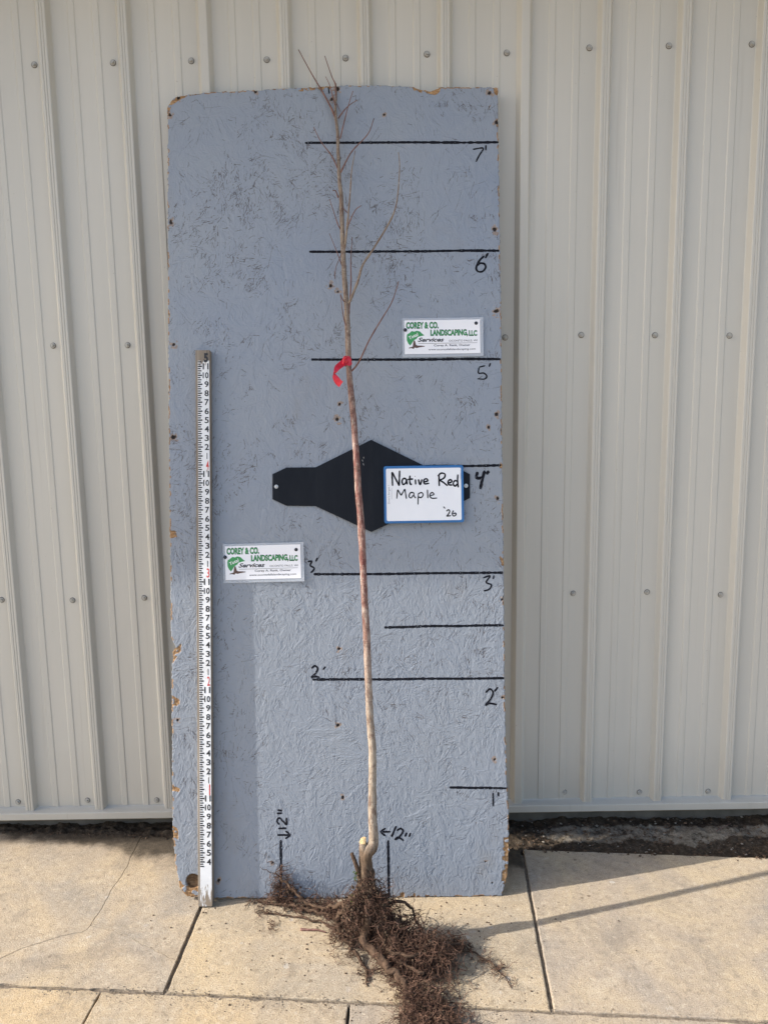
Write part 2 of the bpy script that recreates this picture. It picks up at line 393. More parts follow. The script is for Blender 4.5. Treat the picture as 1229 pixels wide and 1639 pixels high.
# left slab, cracked into three
J = G(145, 1482); cj = [G(0, 1535), G(-120, 1560)]; cu = [G(163, 1455), G(178, 1425), G(188, 1412), G(205, 1385), G(214, 1360)]; cr = [G(175, 1489), G(210, 1501), G(240, 1518), G(283, 1538)]
CLm = [G(-120, 1562), G(0, 1535), G(40, 1517), G(100, 1498), G(134, 1492), J]
def crackline(P, seed):
    out = []
    for i in range(len(P) - 1): out += jag(P[i], P[i+1], 0.01, 0.0022, seed)
    out.append(Vector(P[-1][:2])); return out
kL = crackline(CLm, 1); kU = crackline([J] + cu, 2); kR = crackline([J] + cr, 3)
kL[0] = Vector((-1.9, kL[0].y - .02)); kU[-1] = Vector((kU[-1].x, yb(kU[-1].x))); kR[-1] = Vector((lj(kR[-1].y, -HG), kR[-1].y))
w = 0.0007
sh = lambda L, dx, dy: [Vector((p.x + dx, p.y + dy)) for p in L]
Lf = (lj(yf(-.54), -HG), yf(-.54) + HG); Lb = (lj(yb(-.53), -HG), yb(-.53))
# lower piece: left edge -> front -> joint -> crack right reversed -> crack left reversed
low = [Vector((-1.9, yf(-1.9) + HG))] + jag((-1.9, yf(-1.9) + HG), Lf, **E1)[1:] + [Vector(Lf)] + sh(kR[::-1], 0, -w) + sh(kL[::-1][1:], 0, -w)
slab('pavement', low, M_concL, 0.0007)
rt = sh(kR, w, w) + jag(kR[-1], Lb, **E0)[1:] + [Vector(Lb)] + jag(Lb, kU[-1], **E1)[1:] + sh(kU[::-1][:-1], w, 0)
slab('pavement', rt, M_concL, 0.0007)
lt = sh(kL, -w, w) + sh(kU[1:], -w, 0) + jag(kU[-1], (-1.9, yb(-1.9)), **E1)[1:] + [Vector((-1.9, yb(-1.9)))]
slab('pavement', lt, M_concL, 0.0007)
# front row
fr = [-1.9, None, None, 1.9]
j1a = G(157, 1597); j1b = G(128, 1655); j2a = G(557, 1622); j2b = G(552, 1665)
def xat(a, b, y): return a.x + (b.x - a.x) * (y - a.y) / (b.y - a.y)
Y2 = -2.4
def row(xa0, xa1, xb0, xb1, mat, k0, k1):
    slab('pavement', ring(((xa0, Y2), E0), ((xb0, Y2), E0), ((xb1, yf(xb1) - HG), E1), ((xa1, yf(xa1) - HG), E0)), mat, 0.002)
x1t = xat(j1a, j1b, yf(j1a.x)); x1b = x1t - 0.10
x2t = xat(j2a, j2b, yf(j2a.x)); x2b = x2t - 0.06
row(-1.9, -1.9, x1b - .002, x1t - .002, M_conc, 0, 0)
row(x1b + .002, x1t + .002, x2b - .003, x2t - .003, M_conc, 0, 0)
row(x2b + .003, x2t + .003, 1.9, 1.9, M_concR, 0, 0)
for (xa, xb) in ((-6, -1.91), (-1.9, 1.9), (1.91, 6)):
    slab('pavement', [(xa, -9), (xb, -9), (xb, Y2 - .012), (xa, Y2 - .012)], M_conc, 0.003)
for sgn in (-1, 1):
    xa, xb = sorted((sgn * 1.91, sgn * 6))
    slab('pavement', [(xa, Y2), (xb, Y2), (xb, yf(xb) - HG), (xa, yf(xa) - HG)], M_conc, 0.003)
    slab('pavement', [(xa, yf(xa) + HG), (xb, yf(xb) + HG), (xb, yb(xb)), (xa, yb(xa))], M_conc, 0.003)
# dirt in the joints (thin strips in the gaps)
def joint(pts, wd, z):
    V = []; F = []
    for i in range(len(pts) - 1):
        L = jag(pts[i], pts[i+1], 0.01, 0.002, 9)
        for p in L:
            dd = (Vector(pts[i+1][:2]) - Vector(pts[i][:2])).normalized(); nn = Vector((-dd.y, dd.x))
            for s_ in (-1, 0, 1):
                V.append((p.x + nn.x * s_ * wd, p.y + nn.y * s_ * wd, z - 0.003 + (0.002 if s_ else 0) + 0.0025 * mnoise.noise(Vector((p.x * 60, p.y * 60, s_)))))
    n = len(V) // 3
    for i in range(n - 1):
        for k in range(2): F.append((i*3+k, i*3+k+1, i*3+k+4, i*3+k+3))
    o = mesh_obj('joint_dirt', V, F, M_joint, smooth=True); tag(o, kind='structure')
joint([(-1.9, yf(-1.9)), (-.54, yf(-.54))], 0.012, -0.004)
joint([(-.54, yf(-.54)), (1.9, yf(1.9))], 0.012, -0.003)
joint([(lj(-.68), -.68), (lj(-.12), -.12)], 0.008, -0.0065)
joint([(rj(-.74), -.74), (rj(-.15), -.15)], 0.008, -0.006)

# soil strip between walk and wall
nx, ny = 700, 50; V = []; F = []
for j in range(ny + 1):
    for i in range(nx + 1):
        x = -2.1 + 4.2 * i / nx; y0 = yb(x) - 0.004; y = y0 + (0.16 - y0) * j / ny
        z = -0.014 + 0.012 * mnoise.noise(Vector((x * 9, y * 9, 0))) + 0.009 * mnoise.noise(Vector((x * 40, y * 40, 3))) + 0.005 * mnoise.noise(Vector((x * 120, y * 120, 3)))
        if j == 0: z = -0.012
        if x < -0.45: z += 0.012 * min(1, j / 8)
        V.append((x, y, z))
for j in range(ny):
    for i in range(nx):
        a = j * (nx + 1) + i; F.append((a, a + 1, a + nx + 2, a + nx + 1))
so_il = mesh_obj('soil', V, F, M_soil, smooth=True); tag(so_il, kind='structure')
pale = [G(860, 1322), G(876, 1334), G(905, 1344), G(930, 1340), G(985, 1344), G(1010, 1337), G(1065, 1341), G(1110, 1352), G(1140, 1340), G(1185, 1334), G(1245, 1328), G(1245, 1316), G(1180, 1316), G(1100, 1318), G(1000, 1316), G(900, 1318)]
def inside(x, y, P):
    c = False
    for i in range(len(P)):
        a, b = P[i], P[i-1]
        if (a.y > y) != (b.y > y) and x < (b.x - a.x) * (y - a.y) / (b.y - a.y) + a.x: c = not c
    return c
at = so_il.data.attributes.new('pale', 'FLOAT', 'POINT')
at.data.foreach_set('value', [1.0 if (v[0] > .3 and inside(v[0] + .012 * mnoise.noise(Vector((v[0]*50, v[1]*50, 0))), v[1] + .010 * mnoise.noise(Vector((v[0]*40, v[1]*40, 7))), pale)) else 0.0 for v in V])
def scatter(name, n, fn, smin, smax, mat):
    V = []; F = []
    for _ in range(n):
        x, y, z = fn(); s = smin + (smax - smin) * random.random() ** 2.5
        R = Matrix.Rotation(random.random() * 6.28, 3, 'Z') @ Matrix.Rotation(random.random() * 1.2, 3, 'X')
        b = len(V)
        for p in ((1, 0, 0), (-1, 0, 0), (0, 1, 0), (0, -1, 0), (0, 0, 1), (0, 0, -1)):
            q = R @ Vector(p); k = s * (0.6 + 0.6 * random.random())
            V.append((x + q.x * k, y + q.y * k * 0.8, z + s * 0.3 + q.z * k * 0.5))
        for f in ((0, 2, 4), (2, 1, 4), (1, 3, 4), (3, 0, 4), (2, 0, 5), (1, 2, 5), (3, 1, 5), (0, 3, 5)): F.append(tuple(b + i for i in f))
    o = mesh_obj(name, V, F, mat); tag(o, kind='stuff'); return o
def soilpt():
    x = random.uniform(-1.5, 1.6); y = random.uniform(yb(x), 0.06); return x, y, -0.012
o = scatter('stone_chips', 700, soilpt, 0.0015, 0.007, M_stone); tag(o, 'pale stone chips scattered over the dark soil strip at the wall foot', 'gravel')
def soilpt2():
    x = random.uniform(-1.5, 1.6); y = random.uniform(yb(x) - 0.02 * random.random(), 0.06); return x, y, (-0.012 if y > yb(x) else 0)
o = scatter('soil_crumbs', 3800, soilpt2, 0.002, 0.008, M_crumb); tag(o, 'dark crumbly soil clods along the foot of the metal wall', 'soil')
def rootpt():
    k = random.random()
    if k < .65: p = G(random.gauss(590, 130), 1450 + abs(random.gauss(0, 75)))
    elif k < .85: p = G(random.uniform(200, 900), random.uniform(1450, 1640))
    else: p = G(random.gauss(700, 80), random.gauss(1560, 50))
    return p.x, min(p.y, -0.37), 0.0
o = scatter('soil_debris', 850, rootpt, 0.0008, 0.0042, M_crumb); tag(o, 'loose dark soil flecks dropped on the slab around the roots', 'soil flecks')
def frontpt():
    x = random.gauss(-.40, .22) if random.random() < .5 else random.uniform(-1.0, .9)
    return x, yf(x) + random.gauss(-.006, .014), 0.0
o = scatter('grit', 1500, frontpt, 0.0006, 0.0026, M_joint); tag(o, 'grey brown grit spilled along the long joint between the slabs', 'grit')

# ------------------------------------------------------------------ steel building
bld = empty('metal_building', (0, 0, 0))
tag(bld, 'large building clad in pale tan ribbed steel siding with rows of screws', 'building')
RP = 0.2286; RC = -0.948
prof = [(-0.0235, 0), (-0.0210, -0.0015), (-0.0130, -0.0180), (-0.0110, -0.0195), (-0.0045, -0.0195), (-0.0038, -0.0180), (-0.0028, -0.0180), (-0.0021, -0.0195),
        (0.0030, -0.0195), (0.0037, -0.0180), (0.0047, -0.0180), (0.0054, -0.0195), (0.0110, -0.0195), (0.0130, -0.0180), (0.0210, -0.0015), (0.0235, 0),
        (0.0675, 0), (0.0705, -0.0022), (0.0865, -0.0022), (0.0895, 0), (0.1370, 0), (0.1400, -0.0022), (0.1560, -0.0022), (0.1590, 0)]
ZB, ZT = 0.0885, 2.95
def panel(k0, k1, seam):
    P = []
    for k in range(k0, k1):
        for (x, y) in prof: P.append((RC + k * RP + x, y))
    P.append((RC + k1 * RP - 0.0235, 0))
    if seam: # the overlapping edge laps 1 mm over the next panel's rib
        P = [(x, y) for x, y in P]
        P += [(RC + k1 * RP - 0.0215, -0.0027), (RC + k1 * RP - 0.0125, -0.0187), (RC + k1 * RP - 0.0105, -0.0202), (RC + k1 * RP + 0.0105, -0.0202), (RC + k1 * RP + 0.0125, -0.0187), (RC + k1 * RP + 0.018, -0.0095)]
    zs = [ZB, 0.4, 0.8, 1.2, 1.6, 2.0, 2.4, ZT]
    V = [(x, y, z - (0.0045 if (z == ZB and y < -0.012) else 0)) for z in zs for (x, y) in P]; n = len(P); F = []
    for j in range(len(zs) - 1):
        for i in range(n - 1): F.append((j*n+i, j*n+i+1, (j+1)*n+i+1, (j+1)*n+i))
    return mesh_obj('siding_panel', V, F, M_steel, bld)
for k in range(-26, 22, 4): panel(k, k + 4, True)
XL, XR = RC - 26 * RP - 0.02, RC + 22 * RP
# base trim: sloped ledge and face, returning under
P = [(0.004, 0.0865), (-0.006, 0.0855), (-0.028, 0.0815), (-0.0305, 0.0795), (-0.0305, 0.0590), (-0.027, 0.0570), (-0.010, 0.0570)]
V = [(x, y, z) for x in np.linspace(XL, XR, 40) for (y, z) in P]; n = len(P)
F = [(i*n+j, (i+1)*n+j, (i+1)*n+j+1, i*n+j+1) for i in range(39) for j in range(n-1)]
mesh_obj('base_trim', V, F, M_steel, bld)
for xa, xb in ((XL, -1.9), (-1.897, 1.205), (1.209, XR)):
    box('sill_board', M_sill, bld, xa, xb, -0.010, 0.03, 0.0445, 0.0565)
box('foundation', M_found, bld, XL, XR, 0.045, 0.25, -0.03, 0.075)
box('soffit', M_soffit, bld, XL - .3, XR + .3, -0.588, 0.0, ZT - 0.02, ZT + 0.0)
box('fascia', M_steel, bld, XL - .3, XR + .3, -0.613, -0.591, ZT - 0.05, ZT + 0.10)
V = [(XL - .3, -0.632, ZT + .103), (XR + .3, -0.632, ZT + .103), (XR + .3, 5, ZT + 1.8), (XL - .3, 5, ZT + 1.8)]
mesh_obj('roof', V + [(x, y, z + .04) for x, y, z in V], [(0, 3, 2, 1), (4, 5, 6, 7), (0, 1, 5, 4), (1, 2, 6, 5), (2, 3, 7, 6), (3, 0, 4, 7)], M_steel, bld)
# screws
bm = bmesh.new()
bmesh.ops.create_cone(bm, cap_ends=True, segments=18, radius1=0.0078, radius2=0.0070, depth=0.002, matrix=Matrix.Translation((0, -0.0012, 0)) @ Matrix.Rotation(pi/2, 4, 'X'))
wash = bmesh.new()
bmesh.ops.create_cone(wash, cap_ends=True, segments=18, radius1=0.0092, radius2=0.0086, depth=0.0012, matrix=Matrix.Translation((0, -0.0006, 0)) @ Matrix.Rotation(pi/2, 4, 'X'))
bmesh.ops.create_cone(bm, cap_ends=True, segments=6, radius1=0.0046, radius2=0.0042, depth=0.005, matrix=Matrix.Translation((0, -0.0045, 0)) @ Matrix.Rotation(pi/2, 4, 'X'))
me1 = bpy.data.meshes.new('screw'); bm.to_mesh(me1); bm.free(); me1.materials.append(M_screw)
me2 = bpy.data.meshes.new('washer'); wash.to_mesh(me2); wash.free(); me2.materials.append(M_rubber)
scr = [(-.984, 2.367), (-.758, 2.369), (-.533, 2.371), (-.316, 2.371), (-.09, 2.372), (.144, 2.379), (.373, 2.379), (.61, 2.389), (.838, 2.391), (1.076, 2.392),
       (-1.212, 1.578), (-.992, 1.577), (-.767, 1.575), (.604, 1.584), (.827, 1.58), (1.052, 1.575), (-1.216, .791), (-.992, .786), (-.764, .79), (.596, .783), (.83, .783), (1.064, .771),
       (-1.222, .106), (-.993, .108), (-.765, .105), (.58, .111), (.828, .106), (1.055, .105), (-.54, 1.577), (-.31, 1.578), (-.085, 1.576), (.143, 1.58), (.374, 1.58), (1.28, 1.578), (1.285, .78), (1.28, .107)]
for x, z in scr:
    s_ = bpy.data.objects.new('screw', me1); COL.objects.link(s_); s_.parent = bld; s_.location = (x, -0.0012, z); s_.rotation_euler = (random.uniform(-.1, .1), random.random() * 6, random.uniform(-.1, .1))
    w_ = bpy.data.objects.new('washer', me2); COL.objects.link(w_); w_.parent = s_; w_.location = (0, 0.0008, 0)

# ------------------------------------------------------------------ OSB board
board = empty('chipboard_panel', OB, (-TILT, 0, 0))
tag(board, 'tall grey blue painted chipboard panel with black foot marks leaning on the metal wall', 'board')
outline = [(268,182),(267,171),(272,161),(283,153),(310,149),(340,146.5),(405,143.5),(470,139.5),(520,137),(560,135.5),(620,136),(662,137.5),(671,141),(690,144),(703,139),(745,138),(797,139),(797.5,200),(799,300),(801,420),(803,560),(804,700),(805,800),(807,950),(808,1100),(810,1200),(812,1260),(814,1300),(815,1362),(813,1395),(811,1411),(806,1424),(804,1440),(700,1439),(560,1439),(420,1439),(320,1438),(300,1437),(288,1425),(284,1405),(280,1380),(276,1330),(275,1200),(274.5,1100),(275,1062),(277,1052),(275,1045),(281,1036),(277,1029),(273.5,1017),(272,900),(270,700),(268,400)]
poly = np.array([BP(*p) for p in outline])
poly[:, 1] = np.maximum(poly[:, 1], 0.001)
CS = 0.0015
u0, u1 = poly[:, 0].min() - 0.004, poly[:, 0].max() + 0.004; v0, v1 = 0.0, poly[:, 1].max() + 0.004
NU = int((u1 - u0) / CS) + 1; NV = int((v1 - v0) / CS) + 1
U = u0 + CS * np.arange(NU); Vv = v0 + CS * np.arange(NV)
H = np.zeros((NV, NU)); CR = np.zeros((NV, NU)); RW = np.zeros((NV, NU)); NH = np.zeros((NV, NU))
def lowf(sc, seed):
    """cheap smooth value noise on the board grid"""
    r = np.random.default_rng(seed); a = int((v1 - v0) / sc) + 3; b = int((u1 - u0) / sc) + 3
    g = r.random((a, b)); fy = (Vv - v0) / sc; fx = (U - u0) / sc
    iy = fy.astype(int); ix = fx.astype(int); ty = fy - iy; tx = fx - ix
    ty = (ty * ty * (3 - 2 * ty))[:, None]; tx = (tx * tx * (3 - 2 * tx))[None, :]
    A = g[np.ix_(iy, ix)]; B = g[np.ix_(iy, ix + 1)]; C = g[np.ix_(iy + 1, ix)]; D = g[np.ix_(iy + 1, ix + 1)]
    return (A * (1 - tx) + B * tx) * (1 - ty) + (C * (1 - tx) + D * tx) * ty
WEA = 0.35 * lowf(0.20, 3) + 0.35 * lowf(0.07, 4) + 0.30 * lowf(0.03, 5)
# overlapping wood strands
ANG = np.zeros((NV, NU))
for i in range(5200):
    cu, cv = rng.uniform(u0, u1), rng.uniform(v0, v1); an = rng.normal(pi / 2, 0.5) if rng.random() < .6 else rng.uniform(0, pi)
    L = rng.uniform(0.018, 0.062); Wd = rng.uniform(0.004, 0.015)
    R = L + 0.004
    i0, i1 = max(0, int((cu - R - u0) / CS)), min(NU, int((cu + R - u0) / CS) + 1); j0, j1 = max(0, int((cv - R - v0) / CS)), min(NV, int((cv + R - v0) / CS) + 1)
    if i1 - i0 < 2 or j1 - j0 < 2: continue
    uu = U[i0:i1][None, :] - cu; vv = Vv[j0:j1][:, None] - cv
    bend = rng.uniform(-5, 5)
    p = uu * cos(an) + vv * sin(an); q = -uu * sin(an) + vv * cos(an) + bend * p * p
    ww = Wd * (1 - 0.35 * (p / L) ** 2 + 0.12 * np.sin(p * 260 + i))
    m = (np.abs(p) < L) & (np.abs(q) < ww)
    if not m.any(): continue
    h = rng.normal(0, 0.00016) + q * rng.normal(0, 0.014) + p * rng.normal(0, 0.0025)
    sub = H[j0:j1, i0:i1]; sub[m] = 0.3 * sub[m] + h[m] + 0.00008
    ANG[j0:j1, i0:i1][m] = an
Hb = H.copy()
Hb[1:-1, 1:-1] = (H[1:-1, 1:-1] * 5 + H[:-2, 1:-1] + H[2:, 1:-1] + H[1:-1, :-2] + H[1:-1, 2:]) / 9
H = Hb
# raised and sunken fibre edges, following the strands
def fibre_lines(n, lmin, lmax, hgt, crev, pick, wander=.022, cv_=.004):
    cu = rng.uniform(u0, u1, n); cv = rng.uniform(v0, v1, n)
    jj = np.clip(((cv - v0) / CS).astype(int), 0, NV - 1); ii = np.clip(((cu - u0) / CS).astype(int), 0, NU - 1)
    keep = rng.random(n) < pick(WEA[jj, ii], cv); cu, cv, jj, ii = cu[keep], cv[keep], jj[keep], ii[keep]; n = len(cu)
    an = ANG[jj, ii] + rng.normal(0, .24, n); L = (rng.uniform(lmin, lmax, n) / (CS * .8)).astype(int); amp = rng.uniform(.4, 1, n)
    curv = rng.normal(0, cv_, n)
    for k in range(int(L.max())):
        a_ = ((cv - v0) / CS + .5).astype(int); b_ = ((cu - u0) / CS + .5).astype(int)
        ok = (k < L) & (a_ >= 0) & (a_ < NV) & (b_ >= 0) & (b_ < NU)
        fade = np.minimum(1, np.minimum(k + 1, L - k) / 2.0)
        np.add.at(H, (a_[ok], b_[ok]), (hgt * amp * fade)[ok])
        if crev: np.maximum.at(CR, (a_[ok], b_[ok]), (amp * fade * crev)[ok])
        an = an + rng.normal(0, wander, n) + curv; cu = cu + np.cos(an) * CS * .8; cv = cv + np.sin(an) * CS * .8
fibre_lines(46000, .005, .028, 0.00040, 0, lambda w, v: .75 + 0 * w)
fibre_lines(20000, .005, .026, -0.00034, 0, lambda w, v: .8 + 0 * w)
H = np.clip(H, -0.0009, 0.0008)
tf = lambda v: 0.50 + 0.50 * np.clip((v - 0.5) / 1.0, 0, 1)
fibre_lines(30000, .004, .024, -0.00035, 1.0, lambda w, v: np.clip((w - .42) * 1.9, 0.03, 1) * tf(v), .10)
fibre_lines(52000, .002, .010, -0.00025, 0.85, lambda w, v: np.clip((w - .45) * 1.9, 0.02, 1) * tf(v), .16)
fibre_lines(3600, .015, .060, -0.00025, 0.75, lambda w, v: .5 * tf(v), .02, .004)
# tight bundles of parallel splits
for i in range(1500):
    cu, cv = rng.uniform(u0 + .01, u1 - .01), rng.uniform(v0 + .01, v1 - .01); jc, ic = int((cv - v0) / CS), int((cu - u0) / CS)
    if rng.random() > np.clip((WEA[jc, ic] - .40) * 3, .03, 1) * tf(cv): continue
    an = ANG[jc, ic] + rng.normal(0, .2); k0 = int(rng.uniform(3, 10)); sp = rng.uniform(.0022, .0045)
    for k in range(k0):
        o_ = (k - k0 / 2) * sp + rng.normal(0, .0006); sh_ = rng.normal(0, .006); Ls = rng.uniform(.004, .020); dp = rng.uniform(.35, 1.0); aa = an + rng.normal(0, .10)
        x = cu - sin(an) * o_ + cos(an) * (sh_ - Ls / 2); y = cv + cos(an) * o_ + sin(an) * (sh_ - Ls / 2)
        for q_ in range(int(Ls / (CS * .8))):
            x += cos(aa) * CS * .8; y += sin(aa) * CS * .8; aa += rng.normal(0, .06); a_, b_ = int((y - v0) / CS), int((x - u0) / CS)
            if 0 <= a_ < NV and 0 <= b_ < NU: CR[a_, b_] = max(CR[a_, b_], dp); H[a_, b_] -= .0003
H = np.clip(H, -0.0014, 0.0008)
# the smoother strip of board beside the ruler keeps less relief
NZ = lowf(0.006, 11); NZ2 = lowf(0.012, 12)
def spot(px, py, r, arr, val=1.0, ragged=0.5, ell=1.0):
    cu, cv = BP(px, py); d = np.sqrt(((U[None, :] - cu) / ell) ** 2 + (Vv[:, None] - cv) ** 2)
    m = d < r * (1 + ragged * 2 * (NZ - .5)); arr[m] = np.maximum(arr[m], val)
holes = [(272,183,2.4),(273,355,3.2),(278,551,3),(278,699,3.2),(783,148,2.6),(795,195,3),(792,367,3.2),(794,497,3.4),(794,663,2.8),(782,684,2),(797,798,2.6),(529,457,2.6),(541,466,2.2),(544,647,2.2),(540,671,3),
         (540,142,3),(531,158,2.6),(543,1039,2.2),(541,1161,2.2),(549,1277,2.4),(350,1410,2.4),(409,146,2.2),(286,155,2.6),(284,1153,2),(788,1414,1.8),(777,1380,1.4),(615,183,1.6),(783,170,1.2),(436,1382,1.4),(804,1117,2),(803,960,1.8),(792,1216,2)]
for x, y, r in holes:
    spot(x, y, r * 0.00176 * 1.9, RW, 0.55, 0.9); spot(x, y, r * 0.00176, NH, 1.0, 0.5); spot(x, y, r * 0.00176, H, -1, 0)
for x, y, r in holes:
    cu, cv = BP(x, y); d = np.hypot(U[None, :] - cu, Vv[:, None] - cv); H[d < r * 0.0015] = -0.003
H = np.where(H < -0.0035, -0.0012, H)
def rawpoly(pts, thr=0.35):
    P = np.array([BP(*p) for p in pts]); m = inpoly(P); m &= NZ2 * .6 + NZ * .4 > thr - .0; RW[m] = 1; H[m] -= 0.0010 + 0.0012 * NZ[m]
def inpoly(P):
    inside = np.zeros((NV, NU), bool); X = U[None, :] + (lowf(0.008, 21) - .5) * 0.0035; Y = Vv[:, None] + (lowf(0.008, 22) - .5) * 0.0035
    n = len(P)
    for i in range(n):
        x1, y1 = P[i]; x2, y2 = P[(i + 1) % n]
        if y1 == y2: continue
        c = ((y1 > Y) != (y2 > Y)) & (X < (x2 - x1) * (Y - y1) / (y2 - y1) + x1); inside ^= c
    return inside
for pts, th in (([(655,134),(708,134),(704,146),(696,151),(672,147),(662,142)], .25), ([(262,165),(283,147),(330,143),(330,149),(300,153),(276,166),(270,178)], .3), ([(475,134),(532,132),(532,142),(478,145)], .45),
                ([(270,1050),(278,1040),(291,1030),(290,1042),(283,1052),(276,1062)], .2), ([(272,1112),(286,1120),(288,1132),(274,1130)], .3), ([(272,1320),(285,1328),(286,1345),(274,1340)], .3), ([(270,1258),(288,1262),(286,1268),(272,1266)], .2),
                ([(278,1398),(296,1420),(316,1418),(322,1441),(284,1441)], .42), ([(797,290),(806,290),(806,350),(799,350)], .5), ([(800,740),(812,740),(812,762),(799,758)], .45), ([(806,1340),(820,1340),(818,1440),(800,1444),(803,1405)], .4),
                ([(266,850),(281,850),(284,860),(266,862)], .3), ([(795,190),(806,190),(806,202),(795,202)], .4), ([(799,890),(812,890),(812,912),(803,905)], .45), ([(260,600),(272,610),(271,660),(262,665)], .5), ([(260,480),(271,480),(271,520),(262,525)], .55), ([(640,1428),(690,1434),(690,1446),(640,1446)], .55), ([(786,136),(806,136),(806,160),(797,158)], .45)):
    rawpoly(pts, th)
# torn weathered rim
ins = inpoly(poly)
cu, cv = BP(309, 1411); kh = np.hypot(U[None, :] - cu, Vv[:, None] - cv) < 0.0205; H[kh] = -0.0095; RW[kh] = 1; NH[kh] = 0.45 + .3 * NZ[kh]; CR[kh] = 0
near = ~ins
for _ in range(3):
    n2 = near.copy(); n2[1:] |= near[:-1]; n2[:-1] |= near[1:]; n2[:, 1:] |= near[:, :-1]; n2[:, :-1] |= near[:, 1:]; near = n2
rim = near & (NZ2 > .62); RW[rim] = np.maximum(RW[rim], .9)
near1 = ~ins; n2 = near1.copy(); n2[1:] |= near1[:-1]; n2[:-1] |= near1[1:]; n2[:, 1:] |= near1[:, :-1]; n2[:, :-1] |= near1[:, 1:]
CR[n2 & (NZ > .5)] = .6; H[n2] -= 0.0008
def Hat(u, v):
    fi = min(max((u - u0) / CS, 0), NU - 1.001); fj = min(max((v - v0) / CS, 0), NV - 1.001); i = int(fi); j = int(fj); a = fi - i; b = fj - j
    return (H[j, i] * (1-a) + H[j, i+1] * a) * (1-b) + (H[j+1, i] * (1-a) + H[j+1, i+1] * a) * b
cell = ins[:-1, :-1] & ins[1:, :-1] & ins[:-1, 1:] & ins[1:, 1:]
jj, ii = np.nonzero(cell)
idx = (jj * NU + ii); quads = np.stack([idx, idx + 1, idx + NU + 1, idx + NU], 1)
used = np.zeros(NU * NV, bool); used[quads.ravel()] = True
remap = -np.ones(NU * NV, int); remap[used] = np.arange(used.sum()); nf = used.sum()
UU, VV = np.meshgrid(U, Vv)
front = np.stack([UU.ravel(), -H.ravel(), VV.ravel()], 1)[used]
back = front.copy(); back[:, 1] = 0.0125
q = remap[quads]; qb = q[:, ::-1] + nf
# side walls from boundary cell edges
side = []
cp = np.zeros((NV + 1, NU + 1), bool); cp[1:NV, 1:NU] = cell
for (dj, di, e) in ((-1, 0, (0, 1)), (1, 0, (2, 3)), (0, -1, (3, 0)), (0, 1, (1, 2))):
    nb = cp[1 + dj:NV + dj, 1 + di:NU + di]; b = cell & ~nb; j2, i2 = np.nonzero(b); base = j2 * NU + i2
    corners = np.stack([base, base + 1, base + NU + 1, base + NU], 1); a_ = remap[corners[:, e[0]]]; b_ = remap[corners[:, e[1]]]
    side.append(np.stack([b_, a_, a_ + nf, b_ + nf], 1))
side = np.concatenate(side); allq = np.concatenate([q, qb, side]); allv = np.concatenate([front, back])
me = bpy.data.meshes.new('panel_face'); me.vertices.add(len(allv)); me.vertices.foreach_set('co', allv.astype(np.float32).ravel())
me.loops.add(allq.size); me.loops.foreach_set('vertex_index', allq.astype(np.int32).ravel())
me.polygons.add(len(allq)); me.polygons.foreach_set('loop_start', np.arange(0, allq.size, 4, dtype=np.int32))
mi = np.zeros(len(allq), np.int32); mi[len(q):] = 1; me.polygons.foreach_set('material_index', mi)
sm = np.zeros(len(allq), bool); sm[:len(q)] = True; me.polygons.foreach_set('use_smooth', sm)
me.materials.append(M_osb); me.materials.append(M_edge)
for nm, A in (('crevice', CR), ('rawwood', RW), ('nailhole', NH)):
    at = me.attributes.new(nm, 'FLOAT', 'POINT'); at.data.foreach_set('value', np.concatenate([A.ravel()[used], np.zeros(nf)]).astype(np.float32))
me.update(calc_edges=True); me.validate()
o = bpy.data.objects.new('panel', me); COL.objects.link(o); o.parent = board

def stroke_mesh(name, strokes, mat, parent, width, hfun, ox=0, oz=0, wob=0.12):
    """pen strokes laid on a surface; strokes = lists of (u, v)"""
    V = []; F = []
    for st in strokes:
        P = catmull([(a, b, 0) for a, b in st], 1 if len(st) < 3 else 6)
        L = [np.array(P[0])]
        for p in P[1:]:
            d = np.linalg.norm(p - L[-1]); k = max(1, int(d / 0.0025))
            s0 = L[-1]
            for i in range(1, k + 1): L.append(s0 + (p - s0) * i / k)
        n = len(L); base = len(V)
        for i, p in enumerate(L):
            t_ = L[min(i+1, n-1)] - L[max(i-1, 0)]; t_ = t_ / (np.linalg.norm(t_) + 1e-12); nn = np.array([-t_[1], t_[0]])
            w = width / 2 * (1 + wob * mnoise.noise(Vector((p[0] * 120, p[1] * 120, 1))) * 2)
            if i == 0 or i == n - 1: w *= 0.55
            for s_ in (-1, -.33, .33, 1):
                x = p[0] + nn[0] * w * s_; y = p[1] + nn[1] * w * s_
                V.append((x - ox, -hfun(x, y), y - oz))
        for i in range(n - 1):
            for k in range(3): a = base + i*4 + k; F.append((a, a+4, a+5, a+1))
    return mesh_obj(name, V, F, mat, parent)
onb = lambda u, v: Hat(u, v) + 0.00035
def px(strokes): return [[BP(*p) for p in s] for s in strokes]
def inkline(x0, y0, x1, y1, w=0.0070):
    mid = [(x0 + (x1 - x0) * k / 5, y0 + (y1 - y0) * k / 5 + random.uniform(-.5, .5)) for k in range(6)]
    stroke_mesh('marker_line', px([mid]), M_ink, board, w, onb, wob=0.22)
for L in ((488,228.5,798,227),(495,403,799,400.5),(498,575.5,801,574.5),(640,746.5,802,745),(502,919.5,805,917),(615,1004,806,1000.5),(500,1088,807,1086),(719,1260.5,811,1262),(449.5,1345,450,1437),(621,1345,622.5,1437)): inkline(*L)
